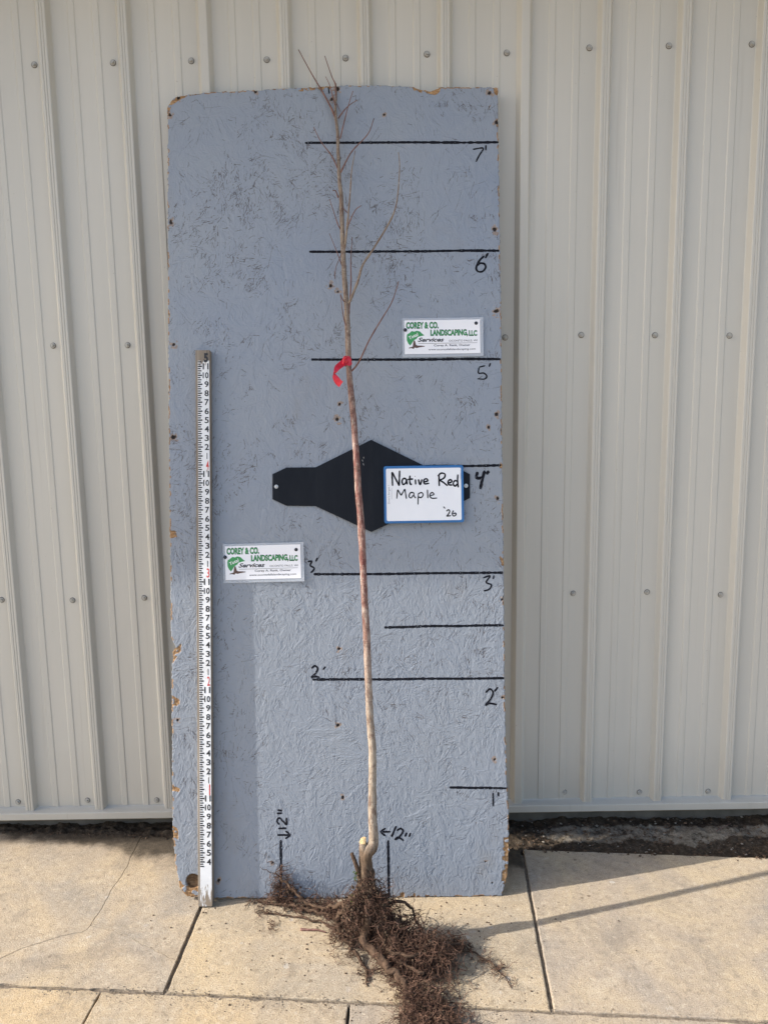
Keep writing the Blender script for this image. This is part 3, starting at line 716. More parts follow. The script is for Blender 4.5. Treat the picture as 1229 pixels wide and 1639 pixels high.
nums = [
 ([[(756.7,238.5),(773,236.7),(767,248),(761.5,258.5)],[(777.5,231.5),(777.3,240)]], .0045),
 ([[(775,409),(767,417),(762,428),(765,434),(772,434),(777,428),(775,422),(768,421),(763,425)],[(781,404.5),(776.5,413)]], .0058),
 ([[(766.5,587.5),(776.5,585)],[(766.5,588),(765.8,597),(774,597),(779,602),(775,606.5),(764,606)],[(785,581),(782.5,587)]], .0040),
 ([[(764,755),(763,765),(774,764)],[(775.5,753),(771.5,768),(768.5,783)],[(782.7,753.5),(778,759)]], .0085),
 ([[(773,925),(784,922),(778,932),(786,936),(783,943),(774,946)],[(790.5,921),(789,927)]], .0048),
 ([[(777,1109),(784,1103),(789,1109),(785,1119),(777,1129),(783,1126),(795,1128)],[(797,1100),(791,1107)]], .0055),
 ([[(789,1269.5),(789.3,1291)],[(797.5,1268),(797.5,1275)]], .0050),
 ([[(492.5,899),(499,898.5),(496.5,905),(502.5,909),(501.5,913),(497.2,916.8)],[(508.4,892.5),(505.4,899)]], .0050),
 ([[(498.5,1070),(504,1066),(508.5,1070.5),(505,1078),(498.5,1084.3),(504.5,1083),(512,1084.6)],[(521,1067),(516.8,1072.5)]], .0055),
 ([[(443.6,1337),(463.9,1337)],[(457,1330.5),(464,1337),(456.5,1343)],[(445.5,1326.5),(458.5,1326)],[(447,1320.5),(443.5,1315),(447,1309.5),(454,1316),(458.5,1320),(458.5,1309)],[(443,1302.5),(451.5,1302)],[(444,1297),(451.5,1298)]], .0055),
 ([[(612,1332),(625,1331.5)],[(617,1326),(609.5,1332),(617,1338.5)],[(634,1322.5),(626.5,1340)],[(635,1330),(641,1326.5),(645,1331),(638,1341),(632.5,1344),(637,1340.5),(646,1346)],[(651,1333),(648,1339.5)],[(657,1333.5),(654.5,1340)]], .0055),
 ([[(525.5,138),(527,150)]], .0035)]
for st, w in nums: stroke_mesh('marker_writing', px(st), M_ink, board, w, onb)

# ------------------------------------------------------------------ text helper
def text_mesh(txt, bold=0.0, shear=0.0):
    cu = bpy.data.curves.new('t', 'FONT'); cu.body = txt; cu.offset = bold; cu.shear = shear; cu.size = 1; cu.resolution_u = 3
    ob = bpy.data.objects.new('t', cu); COL.objects.link(ob)
    dg = bpy.context.evaluated_depsgraph_get(); dg.update()
    me = bpy.data.meshes.new_from_object(ob.evaluated_get(dg))
    vs = [tuple(v.co) for v in me.vertices]; fs = [tuple(p.vertices) for p in me.polygons]
    bpy.data.objects.remove(ob); bpy.data.meshes.remove(me); bpy.data.curves.remove(cu)
    return vs, fs
_tc = {}
def text_fit(name, txt, bx, mat, parent, y, bold=0.0, shear=0.0, rot=0.0):
    """bx=(x0,x1,z0,z1) box in the parent's plane; y = distance in front (negative = towards viewer)"""
    key = (txt, bold, shear)
    if key not in _tc: _tc[key] = text_mesh(*key)
    vs, fs = _tc[key]; xs = [v[0] for v in vs]; ys = [v[1] for v in vs]
    x0, x1, z0, z1 = bx; a, b, c, d = min(xs), max(xs), min(ys), max(ys); cxm, czm = (x0+x1)/2, (z0+z1)/2
    V = []
    for v in vs:
        X = x0 + (v[0]-a)/(b-a)*(x1-x0) - cxm; Z = z0 + (v[1]-c)/(d-c)*(z1-z0) - czm
        V.append((cxm + X*cos(rot) - Z*sin(rot), y, czm + X*sin(rot) + Z*cos(rot)))
    return mesh_obj(name, V, fs, mat, parent)

# ------------------------------------------------------------------ measuring stick
RW_, RD = 0.0400, 0.0215
b0 = BP(328.5, 1448, 0.0065 + RD); t0 = BP(324.2, 560, 0.001 + RD)
off0, off1 = 0.0065, 0.001
Pb = OB + np.array([b0[0], 0, 0]) + EV * 0.0 + NB * (off0 + 0.0); Pb[2] = 0.0006
Pb[1] = BASE_Y - off0
Pt = OB + np.array([t0[0], 0, 0]) + EV * t0[1] + NB * off1
zax = Vector(Pt - Pb); RL = zax.length; zax.normalize(); yax = Vector((0, -NB[1], -NB[2])); xax = yax.cross(zax).normalized(); yax = zax.cross(xax).normalized()
ruler = empty('measuring_stick', Pb); ruler.rotation_euler = Matrix((xax, yax, zax)).transposed().to_euler()
tag(ruler, 'five foot wooden measuring stick with white numbered face standing against the blue panel', 'measuring stick')
# local: x across, -y toward viewer, z up the stick
hw = RW_ / 2
bm = bmesh.new(); bm_box(bm, -hw, hw, -RD, 0, 0, RL); bmesh.ops.bevel(bm, geom=bm.edges[:], offset=0.001, segments=1, affect='EDGES'); bm_obj('wood_body', bm, M_wood, ruler)
box('white_face', M_rwhite, ruler, -hw + 0.0065, hw - 0.0015, -RD - 0.0008, -RD + 0.0002, 0.001, RL - 0.030)
ZF = RL * (1448 - 572) / (1448 - 560)    # height of the 5 foot mark on the stick
FT = (BP(0, 575)[1] - BP(0, 1087)[1]) / 3; IN = FT / 12
yt = -RD - 0.0012; xl = -hw + 0.0070
V = []; F = []
z = ZF - IN * 0.9; k = 0
q = 0
while True:
    zz = ZF - IN * (0.5) - q * IN / 4
    if zz < 0.110: break
    i4 = (q + 2) % 4
    Lw = 0.0122 if i4 == 0 else (0.0102 if i4 == 2 else 0.0078)
    Lw *= random.uniform(.93, 1.05)
    hh = 0.0017 if i4 else 0.0020
    b = len(V); V += [(xl, yt, zz - hh), (xl + Lw, yt, zz - hh), (xl + Lw, yt, zz + hh), (xl, yt, zz + hh)]; F.append((b, b+1, b+2, b+3)); q += 1
mesh_obj('tick_marks', V, F, M_black, ruler)
XN0, XN1 = 0.0015, 0.0168
text_fit('numeral', '5', (0.0035, 0.0160, ZF - .014, ZF + .012), M_black, ruler, yt, 0.05)
for ft in range(4, -1, -1):
    for inch in range(11, 0, -1):
        zz = ZF - (5 - ft - 1) * FT - (12 - inch) * IN
        if zz < 0.105: break
        hh = .0086
        if inch >= 10: bx = (XN0 - .001, XN1, zz - hh, zz + hh)
        elif inch == 1: bx = (0.0105, 0.0125, zz - hh, zz + hh)
        else: bx = (0.0052, XN1 + .0002, zz - hh, zz + hh)
        text_fit('numeral', str(inch), bx, M_black, ruler, yt, 0.022)
    if ft: 
        zz = ZF - (5 - ft) * FT
        bx = (0.0085, 0.0165, zz - .0135, zz + .0125) if ft > 1 else (0.0125, 0.0155, zz - .016, zz + .014)
        text_fit('foot_numeral', str(ft), bx, M_redp, ruler, yt, 0.01)

# ------------------------------------------------------------------ things fixed on the board
def on_board(name, pxx, pyy, off=0.0, spin=0.0):
    u, v = BP(pxx, pyy, off); P = OB + np.array([u, 0, 0]) + EV * v + NB * off
    o = empty(name, P); o.rotation_euler = (Matrix.Rotation(-TILT, 3, 'X') @ Matrix.Rotation(spin, 3, 'Y')).to_euler(); return o, u, v
def ngon_plate(name, pts, y0, y1, mat, parent, bevel=0.0, fold=None):
    bm = bmesh.new(); vs = [bm.verts.new((p[0], y0, p[1])) for p in pts]; f = bm.faces.new(vs)
    r = bmesh.ops.extrude_face_region(bm, geom=[f]); 
    for v in r['geom']:
        if isinstance(v, bmesh.types.BMVert): v.co.y = y1
    bmesh.ops.recalc_face_normals(bm, faces=bm.faces)
    if bevel: bmesh.ops.bevel(bm, geom=bm.edges[:], offset=bevel, segments=2, affect='EDGES', clamp_overlap=True)
    if fold is not None:
        bmesh.ops.bisect_plane(bm, geom=bm.verts[:] + bm.edges[:] + bm.faces[:], plane_co=(fold, 0, 0), plane_no=(1, 0, 0))
        for v in bm.verts: v.co.y -= max(0, 0.006 - abs(v.co.x - fold) * 0.045)
    bmesh.ops.triangulate(bm, faces=[f for f in bm.faces if len(f.verts) > 4])
    return bm_obj(name, bm, mat, parent)
# black sheet
so_, su, sv = on_board('black_plate', 594, 778, 0.002)
tag(so_, 'black pointed metal plate with clipped ends bolted across the middle of the panel', 'plate')
C7 = lambda x, y: (420 + x / 3.511, 680 + y / 3.511)
pp = [(57,277),(135,240),(300,238),(611,85),(922,236),(1087,238),(1165,277),(1165,411),(1087,452),(922,456),(612,602),(300,457),(135,455),(57,418)]
pl = [tuple(np.array(BP(*C7(*p), 0.002)) - np.array([su, sv])) for p in pp]
ngon_plate('plate', pl, 0.0, -0.0016, M_sheet, so_, 0, BP(*C7(622, 300), .002)[0] - su)
for bx_, by_ in ((78, 347), (1144, 342)):
    a_ = np.array(BP(*C7(bx_, by_), 0.004)) - np.array([su, sv])
    bm = bmesh.new(); bmesh.ops.create_cone(bm, cap_ends=True, segments=20, radius1=0.0058, radius2=0.0052, depth=0.0014, matrix=Matrix.Translation((a_[0], -0.0028, a_[1])) @ Matrix.Rotation(pi/2, 4, 'X'))
    bmesh.ops.create_uvsphere(bm, u_segments=14, v_segments=8, radius=0.0034, matrix=Matrix.Translation((a_[0], -0.0040, a_[1])))
    bm_obj('bolt', bm, M_bolt, so_)
foldh = lambda x, y: 0.0016 + max(0, 0.006 - abs(x - (BP(*C7(622, 300), .002)[0])) * .045) + 0.0004
stroke_mesh('scratch', [[BP(*C7(*p), .005) for p in s] for s in ([(567,180),(570,190)], [(560,195),(565,207)], [(566,215),(569,228)])], M_chalk, so_, 0.0011, foldh, su, sv)

# whiteboard
wo, wu, wv = on_board('whiteboard', 678, 791, 0.012, 0.0)
tag(wo, 'small blue framed whiteboard sign with handwritten tree name in black marker', 'sign')
WB = lambda x, y: tuple(np.array(BP(x, y, 0.014)) - np.array([wu, wv]))
def rounded(x0, x1, z0, z1, r, n=5):
    out = []
    for cx_, cz_, a0 in ((x1 - r, z0 + r, -pi/2), (x1 - r, z1 - r, 0), (x0 + r, z1 - r, pi/2), (x0 + r, z0 + r, pi)):
        for k in range(n + 1): a = a0 + pi/2 * k / n; out.append((cx_ + r * cos(a), cz_ + r * sin(a)))
    return out
x0, z1 = WB(613.7, 746.3); x1, z0 = WB(742.6, 836)
ngon_plate('frame', rounded(x0, x1, z0, z1, 0.006), 0.0, -0.0055, M_blue, wo, 0.0008)
ngon_plate('writing_face', rounded(x0 + .0068, x1 - .0070, z0 + .0068, z1 - .0072, 0.004), -0.0050, -0.0058, M_wb, wo)
C6 = lambda x, y: (600 + x / 4.682, 500 + y / 4.682)
name_st = [[(132,1300),(128,1195)],[(128,1195),(182,1300)],[(181,1300),(185,1185)],
 [(234,1248),(215,1244),(203,1265),(212,1290),(232,1275),(237,1248)],[(237,1248),(241,1290)],[(262,1222),(260,1260),(266,1287),(277,1287)],[(244,1252),(286,1248)],[(303,1250),(305,1290)],[(300,1226),(301,1230)],[(325,1250),(338,1290),(353,1250)],[(364,1272),(395,1262),(385,1246),(366,1258),(372,1284),(407,1280)],
 [(482,1302),(479,1215)],[(470,1228),(495,1205),(524,1212),(518,1240),(484,1258)],[(484,1258),(510,1272),(545,1300)],[(550,1280),(576,1268),(566,1253),(549,1265),(552,1290),(580,1294)],[(618,1264),(597,1262),(586,1285),(600,1301),(618,1285)],[(621,1214),(619,1265),(624,1312)],
 [(163,1397),(170,1327)],[(170,1327),(196,1372)],[(196,1372),(224,1322)],[(224,1322),(236,1397)],[(289,1350),(266,1352),(256,1377),(270,1391),(287,1370)],[(290,1349),(293,1375),(306,1392)],[(326,1354),(324,1395),(322,1440)],[(326,1358),(350,1350),(361,1368),(346,1388),(326,1382)],[(393,1328),(396,1393)],[(413,1374),(441,1364),(427,1349),(410,1370),(425,1392),(466,1391)],
 [(513,1455),(526,1470)],[(535,1490),(551,1479),(560,1492),(548,1515),(536,1528)],[(536,1528),(570,1523)],[(588,1484),(579,1508),(589,1526),(605,1519),(604,1504),(585,1509)]]
def wbs(sts): return [[BP(*C6(*p), 0.018) for p in s] for s in sts]
flat = lambda d: (lambda x, y: d)
for a_, b_, w_ in ((0, 11, .0046), (11, 17, .0046), (17, 27, .0033), (27, 31, .0033)):
    stroke_mesh('handwritten_word', wbs(name_st[a_:b_]), M_ink, wo, w_, flat(0.0062), wu, wv)
a = np.array(BP(*C6(98, 1435), .018)) - [wu, wv]; b = np.array(BP(*C6(113, 1295), .018)) - [wu, wv]
mxx, mzz = (a + b) / 2; hl = (b[1] - a[1]) / 2; hh = (b[0] - a[0]) / 2
text_fit('printed_note', "Don't forget !", (mxx - hl, mxx + hl, mzz - hh, mzz + hh), M_pgrey, wo, -0.0062, 0, 0, pi / 2)
stroke_mesh('printed_line', wbs([[(125,1315),(125,1402)],[(642,1198),(642,1255)]]), M_pgrey, wo, 0.0008, flat(0.0061), wu, wv)
stroke_mesh('printed_mark', wbs([[(641,1186),(645,1190)]]), M_pgrey, wo, 0.0030, flat(0.0061), wu, wv)

# landscaping cards
def make_card():
    o = empty('laminated_card')
    K = 0.2135 / 1065        # metres per layout unit
    X = lambda x: (x - 594.5) * K; Z = lambda y: -(y - 343) * K
    # gently curled laminate pouch
    nxx, nzz = 12, 6; hwid, hhgt = 0.2135 / 2 + .0075, 0.0955 / 2 + .0075
    curl = lambda x, z: 0.0018 + 0.0035 * max(0, (x + z * 1.2) / 0.11 - .2) ** 2 * .35 + 0.0030 * max(0, (x - z * 1.6) / .15 - .1) ** 2
    def sheet(name, hx, hz, dy, mat, dx=0, dz=0, th=0.0004):
        V = []; F = []
        for s_ in (0, 1):
            for j in range(nzz + 1):
                for i in range(nxx + 1):
                    x = -hx + 2 * hx * i / nxx + dx; z = -hz + 2 * hz * j / nzz + dz
                    V.append((x, -(curl(x, z) + dy) - s_ * th, z))
        n = (nxx + 1) * (nzz + 1)
        for j in range(nzz):
            for i in range(nxx):
                a = j * (nxx + 1) + i; F.append((a, a+nxx+1, a+nxx+2, a+1)); F.append((a+n, a+1+n, a+nxx+2+n, a+nxx+1+n))
        for i in range(nxx): F.append((i, i+1, i+1+n, i+n)); k = nzz * (nxx+1) + i; F.append((k, k+n, k+1+n, k+1))
        for j in range(nzz): a = j*(nxx+1); F.append((a, a+n, a+nxx+1+n, a+nxx+1)); a += nxx; F.append((a, a+nxx+1, a+nxx+1+n, a+n))
        return mesh_obj(name, V, F, mat, o)
    sheet('laminate', hwid, hhgt, 0.0, M_lam, 0.0015, -0.0015)
    sheet('paper', 0.2135 / 2, 0.0955 / 2, 0.0007, M_card)
    S = 0.0007 + 0.0004 + 0.0002
    def conform(ob, lift):
        for v in ob.data.vertices: v.co.y = -(curl(v.co.x, v.co.z) + S + lift)
        return ob
    def tx(name, s, x0, x1, y0, y1, mat, bold=0, shear=0, lift=0, rot=0): return conform(text_fit(name, s, (X(x0), X(x1), Z(y1), Z(y0)), mat, o, 0, bold, shear, rot), lift)
    for s_, x0, x1, y0, y1 in (('COREY & CO.', 88, 540, 132, 222), ('LANDSCAPING,', 430, 955, 242, 342), ('LLC', 972, 1082, 258, 334)):
        tx('lettering', s_, x0 - 3, x1 + 3, y0 - 4, y1 + 4, M_dgreen, 0.055); tx('lettering', s_, x0 + 4, x1 - 4, y0 + 5, y1 - 5, M_green, 0.022, 0, 0.0002)
    tx('lettering', 'Services', 248, 618, 350, 412, M_pblack, 0.03, 0.35)
    tx('lettering', 'OCONTO FALLS, WI', 688, 1085, 386, 417, M_pblack, 0.004)
    tx('lettering', 'Corey A. Rank, Owner', 475, 985, 447, 487, M_pblack, 0.015)
    tx('lettering', 'www.ocontofallslandscaping.com', 395, 1060, 505, 542, M_pblack, 0.008)
    def pol(name, pts, mat, lift): 
        bm = bmesh.new(); f = bm.faces.new([bm.verts.new((X(a), 0, Z(b))) for a, b in pts]); f.normal_update()
        if f.normal.y > 0: f.normal_flip()
        bmesh.ops.triangulate(bm, faces=bm.faces[:]); return conform(bm_obj(name, bm, mat, o), lift)
    pol('tree_logo', [(92,330),(100,298),(130,285),(165,256),(200,266),(235,252),(280,264),(305,290),(342,320),(300,328),(250,340),(232,365),(215,375),(188,392),(165,430),(140,462),(112,430),(95,390)], M_green, 0)
    pol('tree_logo_trunk', [(190,388),(208,395),(222,450),(242,462),(300,464),(347,470),(345,478),(270,488),(235,498),(200,490),(190,510),(150,498),(120,503),(125,490),(175,478),(182,430)], M_brown, 0.0001)
    tx('lettering', 'Total', 118, 258, 306, 352, M_pwhite, 0.02, 0.1, 0.0003, 0.42)
    pol('rule_line', [(255,432),(1085,432),(1085,436),(255,436)], M_pblack, 0.0001)
    return o
card = make_card()
def copy_tree(o, parent=None):
    c = o.copy(); COL.objects.link(c); c.parent = parent
    for ch in [x for x in bpy.data.objects if x.parent == o]: copy_tree(ch, c)
    return c
def place_card(c, px_, py_, spin):
    u, v = BP(px_, py_, 0.002); P = OB + np.array([u, 0, 0]) + EV * v + NB * 0.001; c.location = P
    c.rotation_euler = (Matrix.Rotation(-TILT, 3, 'X') @ Matrix.Rotation(spin, 3, 'Y')).to_euler()
card2 = copy_tree(card)
place_card(card, 707.7, 539.1, 0.004); tag(card, 'laminated white landscaping card pinned just above the five foot line', 'card', 'landscaping business cards pinned to the panel')
place_card(card2, 421.2, 899.8, -0.012); tag(card2, 'laminated white landscaping card pinned lower, beside the measuring stick', 'card', 'landscaping business cards pinned to the panel')
def pin(px_, py_, label):
    o, u, v = on_board('push_pin', px_, py_, 0.001)
    bm = bmesh.new(); prof_ = [(0.0, -0.0062), (0.0030, -0.0060), (0.0047, -0.0052), (0.0052, -0.0040), (0.0050, -0.0034), (0.0022, -0.0033)]
    rings = []
    for r_, y_ in prof_: rings.append([bm.verts.new((max(r_, 1e-5) * cos(2*pi*k/16), y_, max(r_, 1e-5) * sin(2*pi*k/16))) for k in range(16)])
    for i in range(len(rings) - 1):
        for k in range(16): bm.faces.new((rings[i][k], rings[i][(k+1) % 16], rings[i+1][(k+1) % 16], rings[i+1][k]))
    bmesh.ops.recalc_face_normals(bm, faces=bm.faces); bm_obj('pin_head', bm, M_pin, o, True)
    bm = bmesh.new(); bmesh.ops.create_cone(bm, cap_ends=True, segments=10, radius1=0.0012, radius2=0.0012, depth=0.0046, matrix=Matrix.Translation((0, -0.0012, 0)) @ Matrix.Rotation(pi/2, 4, 'X')); bm_obj('pin_shaft', bm, M_bolt, o)
    tag(o, label, 'push pin', 'black push pins holding the cards')
pin(761.6, 517.5, 'black push pin in the top right corner of the upper card')
pin(648.5, 528.3, 'black push pin at the left edge of the upper card')
pin(474.2, 879.5, 'black push pin in the top right corner of the lower card')
pin(360.8, 891.8, 'black push pin at the left edge of the lower card')

# ------------------------------------------------------------------ the bare-root maple
TB, TS, TQ = -0.570, 0.165, 0.030      # the stem leans back: y = TB + TS * z + TQ * z^2
def T(x, y, off=0.0):
    z = 1.0
    for _ in range(25):
        yy = TB + TS * z + TQ * z * z - off; P = hit(x, y, (0, 1, 0), yy); z = P[2]
    return P
def px2m(P): return float((np.array(P) - CP) @ FW) / FPX
tree = empty('bare_root_tree', (T(590, 1490)[0], TB, 0.0))
tag(tree, 'slender leafless young maple with bare dark roots leaning against the blue panel', 'tree')
TO = np.array(tree.location)
def tree_tube(name, pts, radii, sides, mat, sub=6, rn=0.0, parent=tree, seed=0, nodes=0, jit=0.0):
    P = catmull(pts, sub)
    if jit:
        P = [p + jit * np.array(mnoise.noise_vector(Vector(p) * 55 + Vector((seed, 0, 0)))) for p in P]
    R = interp_r(radii, len(P)) if len(radii) != len(pts) else np.interp(np.linspace(0, len(pts)-1, len(P)), range(len(pts)), radii)
    if nodes:
        R = np.array(R)
        for i in range(0, len(P), nodes): R[i] *= 1.22
    V = []; F = []; tube_data(P, R, sides, V, F, True, rn, seed); V = [v - TO for v in V]
    return mesh_obj(name, V, F, mat, parent, True)
tr = [(586,1425),(585.5,1402),(585,1388),(584.5,1377),(586.5,1367),(593,1358),(597.3,1350),(598,1340),(596,1304),(596,1250),(596,1200),(592,1150),(590,1100),(588,1050),(586,1000),(583,950),(581,900),(579,860),(577,830),(573,780),(571,740),(568,700),(565,660),(561,620),(558,585),(557,550),(556,520),(554,480),(551,440),(549,400),(547.5,360),(546,313),(543.5,290),(542.3,266),(541,235),(540.3,210),(537.5,188),(536.9,172),(538,150),(537.6,133)]
wd = [28,25,22,21.5,22.5,21,18,15.5,14.5,13.5,13.5,13,12.5,12.5,12.5,12,12,13,12,11.5,11,11,10.5,10,9.5,9.5,9,8.8,8.2,8,7.5,7,6.2,6,5.6,5.2,4.6,3.6,2.6,1.6]
pts = [T(*p) for p in tr]
rad = [w_ / 2 * px2m(q_) * (0.93 if q_[2] > .4 else .98) for w_, q_ in zip(wd, pts)]
trunk = tree_tube('trunk', pts, rad, 18, M_bark, 7, 0.13)
# butt, cut stub
tree_tube('root_collar', [T(585.5, 1374), T(586, 1388), T(587, 1402), T(587, 1425), T(590, 1450, .0), T(592, 1478, -.005)], [.0140, .0168, .0190, .0215, .0145, .008], 18, M_root, 6, 0.25)
stub = tree_tube('cut_stub', [T(586, 1384), T(584, 1370, .001), T(582, 1359, .002), T(580.8, 1349, .003)], [.013, .0148, .0118, .0090], 14, M_bark, 5, 0.12)
sa = T(580.8, 1346.5, .0045)
V = [sa - TO + np.array([0, -.001, .0035])]; 
for k in range(14):
    an = 2 * pi * k / 14; rr = .0088 * random.uniform(.84, 1.12); V.append(sa - TO + np.array([cos(an) * rr, sin(an) * rr, .0015 * random.random() + (.35 * cos(an) + .6 * sin(an)) * rr]))
mesh_obj('cut_face', V + [v - np.array([0, 0, .004]) for v in V[1:]], [(0, k + 1, (k + 1) % 14 + 1) for k in range(14)] + [(k + 1, k + 15, (k + 1) % 14 + 15, (k + 1) % 14 + 1) for k in range(14)], M_cut, stub)
tree_tube('old_stub', [T(576, 1402, .010), T(568, 1380, .012), T(563, 1366, .012)], [.007, .0055, .0045], 8, M_root, 4, 0.3)
Y = 0.004
branches = [
 ([(477.7,78.7),(499.2,118),(516,146),(529,170),(537.6,189)], 1.0, 2.0),
 ([(519.8,89),(531,121.8),(536.7,135),(538,160)], .9, 1.5),
 ([(521,121.8),(527.3,135),(532,152),(537,170)], .7, 1.1),
 ([(564.8,145),(557,170),(549.8,198.5),(544.5,221)], .8, 1.2),
 ([(572.6,159),(559,167.6),(549,178),(541.5,189)], .8, 1.2),
 ([(502,203),(514,226.6),(531,249),(541.8,272)], .8, 1.3),
 ([(598.4,189),(589,213.5),(564.8,239.7),(553.5,258.4),(545,276)], .9, 1.5),
 ([(568.5,240.6),(562.9,271.5),(561,299.6),(558,337),(555.8,359.5),(553,386),(550.5,402)], .9, 2.3),
 ([(527.3,318),(534.8,340.7),(541,359),(546,368)], .7, 1.2),
 ([(577.9,328.6),(568.5,336),(559,355.7),(556,366)], .8, 1.2),
 ([(637.7,243.4),(639.6,265.9),(636.8,309),(632,335),(621,359.5),(597,398.6),(580.5,424),(573.2,448),(562,477),(556,487)], .9, 2.6),
 ([(563.7,379),(561.3,418.7),(561.9,449.8),(559.5,484.6),(557.7,510)], .8, 1.7),
 ([(527,373),(537.5,398.6),(547,424)], .6, .9),
 ([(547,405),(537.5,427.9),(535.7,446)], .9, .6),
 ([(544.8,471.8),(549.4,504.7),(555,526)], .7, 1.2),
 ([(544.8,470),(549,480),(554.5,484)], .8, 1.5),
 ([(637.7,449.8),(635.5,459),(626.3,484.6),(609.8,512),(591.5,543),(576.9,574),(569.6,586),(560,596)], .8, 1.7),
 ([(532.9,305),(537,304.5),(541.5,316)], .9, 1.3),
 ([(544.5,178),(542,172),(538,164)], .5, .7),
 ([(545,318),(549,332),(556,340)], .7, .8),
]
for i, (bp, r0_, r1_) in enumerate(branches):
    n = len(bp); out = random.uniform(0.0, 0.05) + (.03 if n > 5 else 0)
    P = [T(x, y, out * (1 - k / (n - 1)) ** 1.0) for k, (x, y) in enumerate(bp)]
    tree_tube('branch', P, [r0_ * .00105, r1_ * .00155], 7, M_twig if r1_ < 2.2 else M_bark, 5, .15, nodes=9)
# buds
V = []; F = []
for (bp, r0_, r1_) in branches:
    pass
# roots: stout ones
def GP(x, y, z): return np.array(G(x, y, z))
def crownz(x, y, z):
    return z + (0.045 * min(1, max(0, (1500 - y) / 60)) if 530 < x < 660 else 0)
roots = [
 ([(588,1470,.08),(586,1490,.055),(582,1505,.040),(600,1524,.035),(620,1548,.03),(643,1570,.025),(650,1594,.018),(655,1625,.01)], [.011,.012,.013,.0125,.012,.010,.008,.004]),
 ([(590,1440,.10),(591,1470,.06),(592,1500,.012),(593,1508,.003)], [.013,.012,.011,.009]),
 ([(575,1445,.10),(556,1452,.07),(545,1462,.045),(541,1480,.03),(550,1500,.02),(566,1512,.02)], [.008,.009,.009,.009,.008,.006]),
 ([(597,1445,.07),(622,1444,.065),(650,1448,.06),(666,1470,.045),(676,1500,.03),(690,1530,.02)], [.0055,.0045,.004,.004,.004,.003]),
 ([(578,1430,.12),(540,1450,.05),(505,1452,.035),(480,1436,.045),(462,1420,.06),(450,1405,.08),(440,1398,.095)], [.006,.006,.0045,.004,.004,.003,.002]),
 ([(545,1470,.03),(515,1462,.02),(480,1455,.012),(445,1447,.008),(410,1443,.006)], [.006,.005,.005,.004,.0025]),
 ([(560,1515,.03),(573,1530,.012),(580,1545,.006),(590,1562,.005),(588,1578,.005)], [.005,.005,.004,.0035,.0015]),
 ([(600,1450,.09),(612,1480,.06),(618,1510,.04),(640,1540,.03),(680,1560,.03)], [.008,.007,.006,.006,.004]),
 ([(602,1455,.05),(622,1478,.045),(645,1505,.04),(700,1530,.03),(728,1528,.02)], [.004,.004,.004,.003,.002]),
 ([(740,1512,.02),(727,1502,.04),(717,1488,.06)], [.004,.0035,.002]),
 ([(655,1590,.02),(680,1572,.03),(700,1590,.02),(730,1630,.01)], [.004,.004,.004,.002]),
 ([(618,1520,.05),(660,1530,.05),(700,1515,.045),(745,1512,.03)], [.005,.005,.004,.0025]),
 ([(548,1500,.02),(520,1478,.012),(470,1468,.004),(430,1462,.004),(412,1460,.003)], [.004,.003,.0025,.0022,.001]),
 ([(740,1512,.01),(765,1530,.006),(790,1548,.006),(818,1580,.003)], [.0022,.002,.002,.001]),
 ([(590,1560,.005),(615,1550,.006),(630,1565,.006),(640,1580,.006)], [.002,.002,.002,.001]),
 ([(660,1600,.01),(650,1622,.004),(632,1650,.003)], [.002,.0018,.001]),
]
rootpaths = []
for k, (ps, rr) in enumerate(roots):
    P = [GP(p[0], p[1], crownz(*p)) for p in ps]; rootpaths.append(P)
    tree_tube('root', P, [q_ * .82 for q_ in rr], 10, M_root, 9, .55, seed=k, jit=.007)
# fibrous roots
NBo = NB @ OB
def fibres(name, clumps, mat, seed):
    r = np.random.default_rng(seed); V = []; F = []
    for (p, rad3, count, Lm, rr, bias) in clumps:
        p = np.array(p, float)
        for _ in range(int(count * 0.62)):
            a = p + r.normal(0, 1, 3) * np.array(rad3) * .62; a[2] = max(a[2], .003)
            d = r.normal(0, 1, 3) + np.array(bias); d /= np.linalg.norm(d); n = int(r.integers(6, 13)); step = Lm * r.uniform(.4, 1.3) / n; P = [a]
            curl = r.normal(0, .5, 3)
            for k in range(n):
                d = d + r.normal(0, .62, 3) + curl * .45 + np.array([0, 0, -.10]); d /= np.linalg.norm(d); q = P[-1] + d * step
                if q[2] < .0015: q[2] = .0015 + .002 * r.random(); d[2] = abs(d[2]) * .3
                dd = NB @ q - NBo
                if dd < .003: q = q + NB * (.003 - dd)
                P.append(q)
            R0 = rr * (.45 + 1.5 * r.random() ** 2.2); tube_data(P, np.linspace(R0, R0 * .35, len(P)), 3, V, F, False)
            # side hairs
            for _h in range(int(r.integers(0, 3))):
                s0 = P[int(r.integers(1, len(P) - 1))]; d2 = r.normal(0, 1, 3); d2 /= np.linalg.norm(d2); Q = [s0]
                for k in range(4):
                    d2 = d2 + r.normal(0, .5, 3); d2 /= np.linalg.norm(d2); q = Q[-1] + d2 * Lm * .07; q[2] = max(q[2], .001)
                    dd = NB @ q - NBo
                    if dd < .003: q = q + NB * (.003 - dd)
                    Q.append(q)
                tube_data(Q, np.linspace(R0 * .5, R0 * .25, 5), 3, V, F, False)
    V = np.array(V) - TO
    o = mesh_obj(name, V, F, mat, tree, False); tag(o, kind='stuff'); return o
cl = []
def C(x, y, z, rx, ry, rz, n, L=.06, rr=.0009, b=(0, 0, 0)): cl.append((GP(x, y, crownz(x, y, z)), (rx, ry, rz), n, L, rr, b))
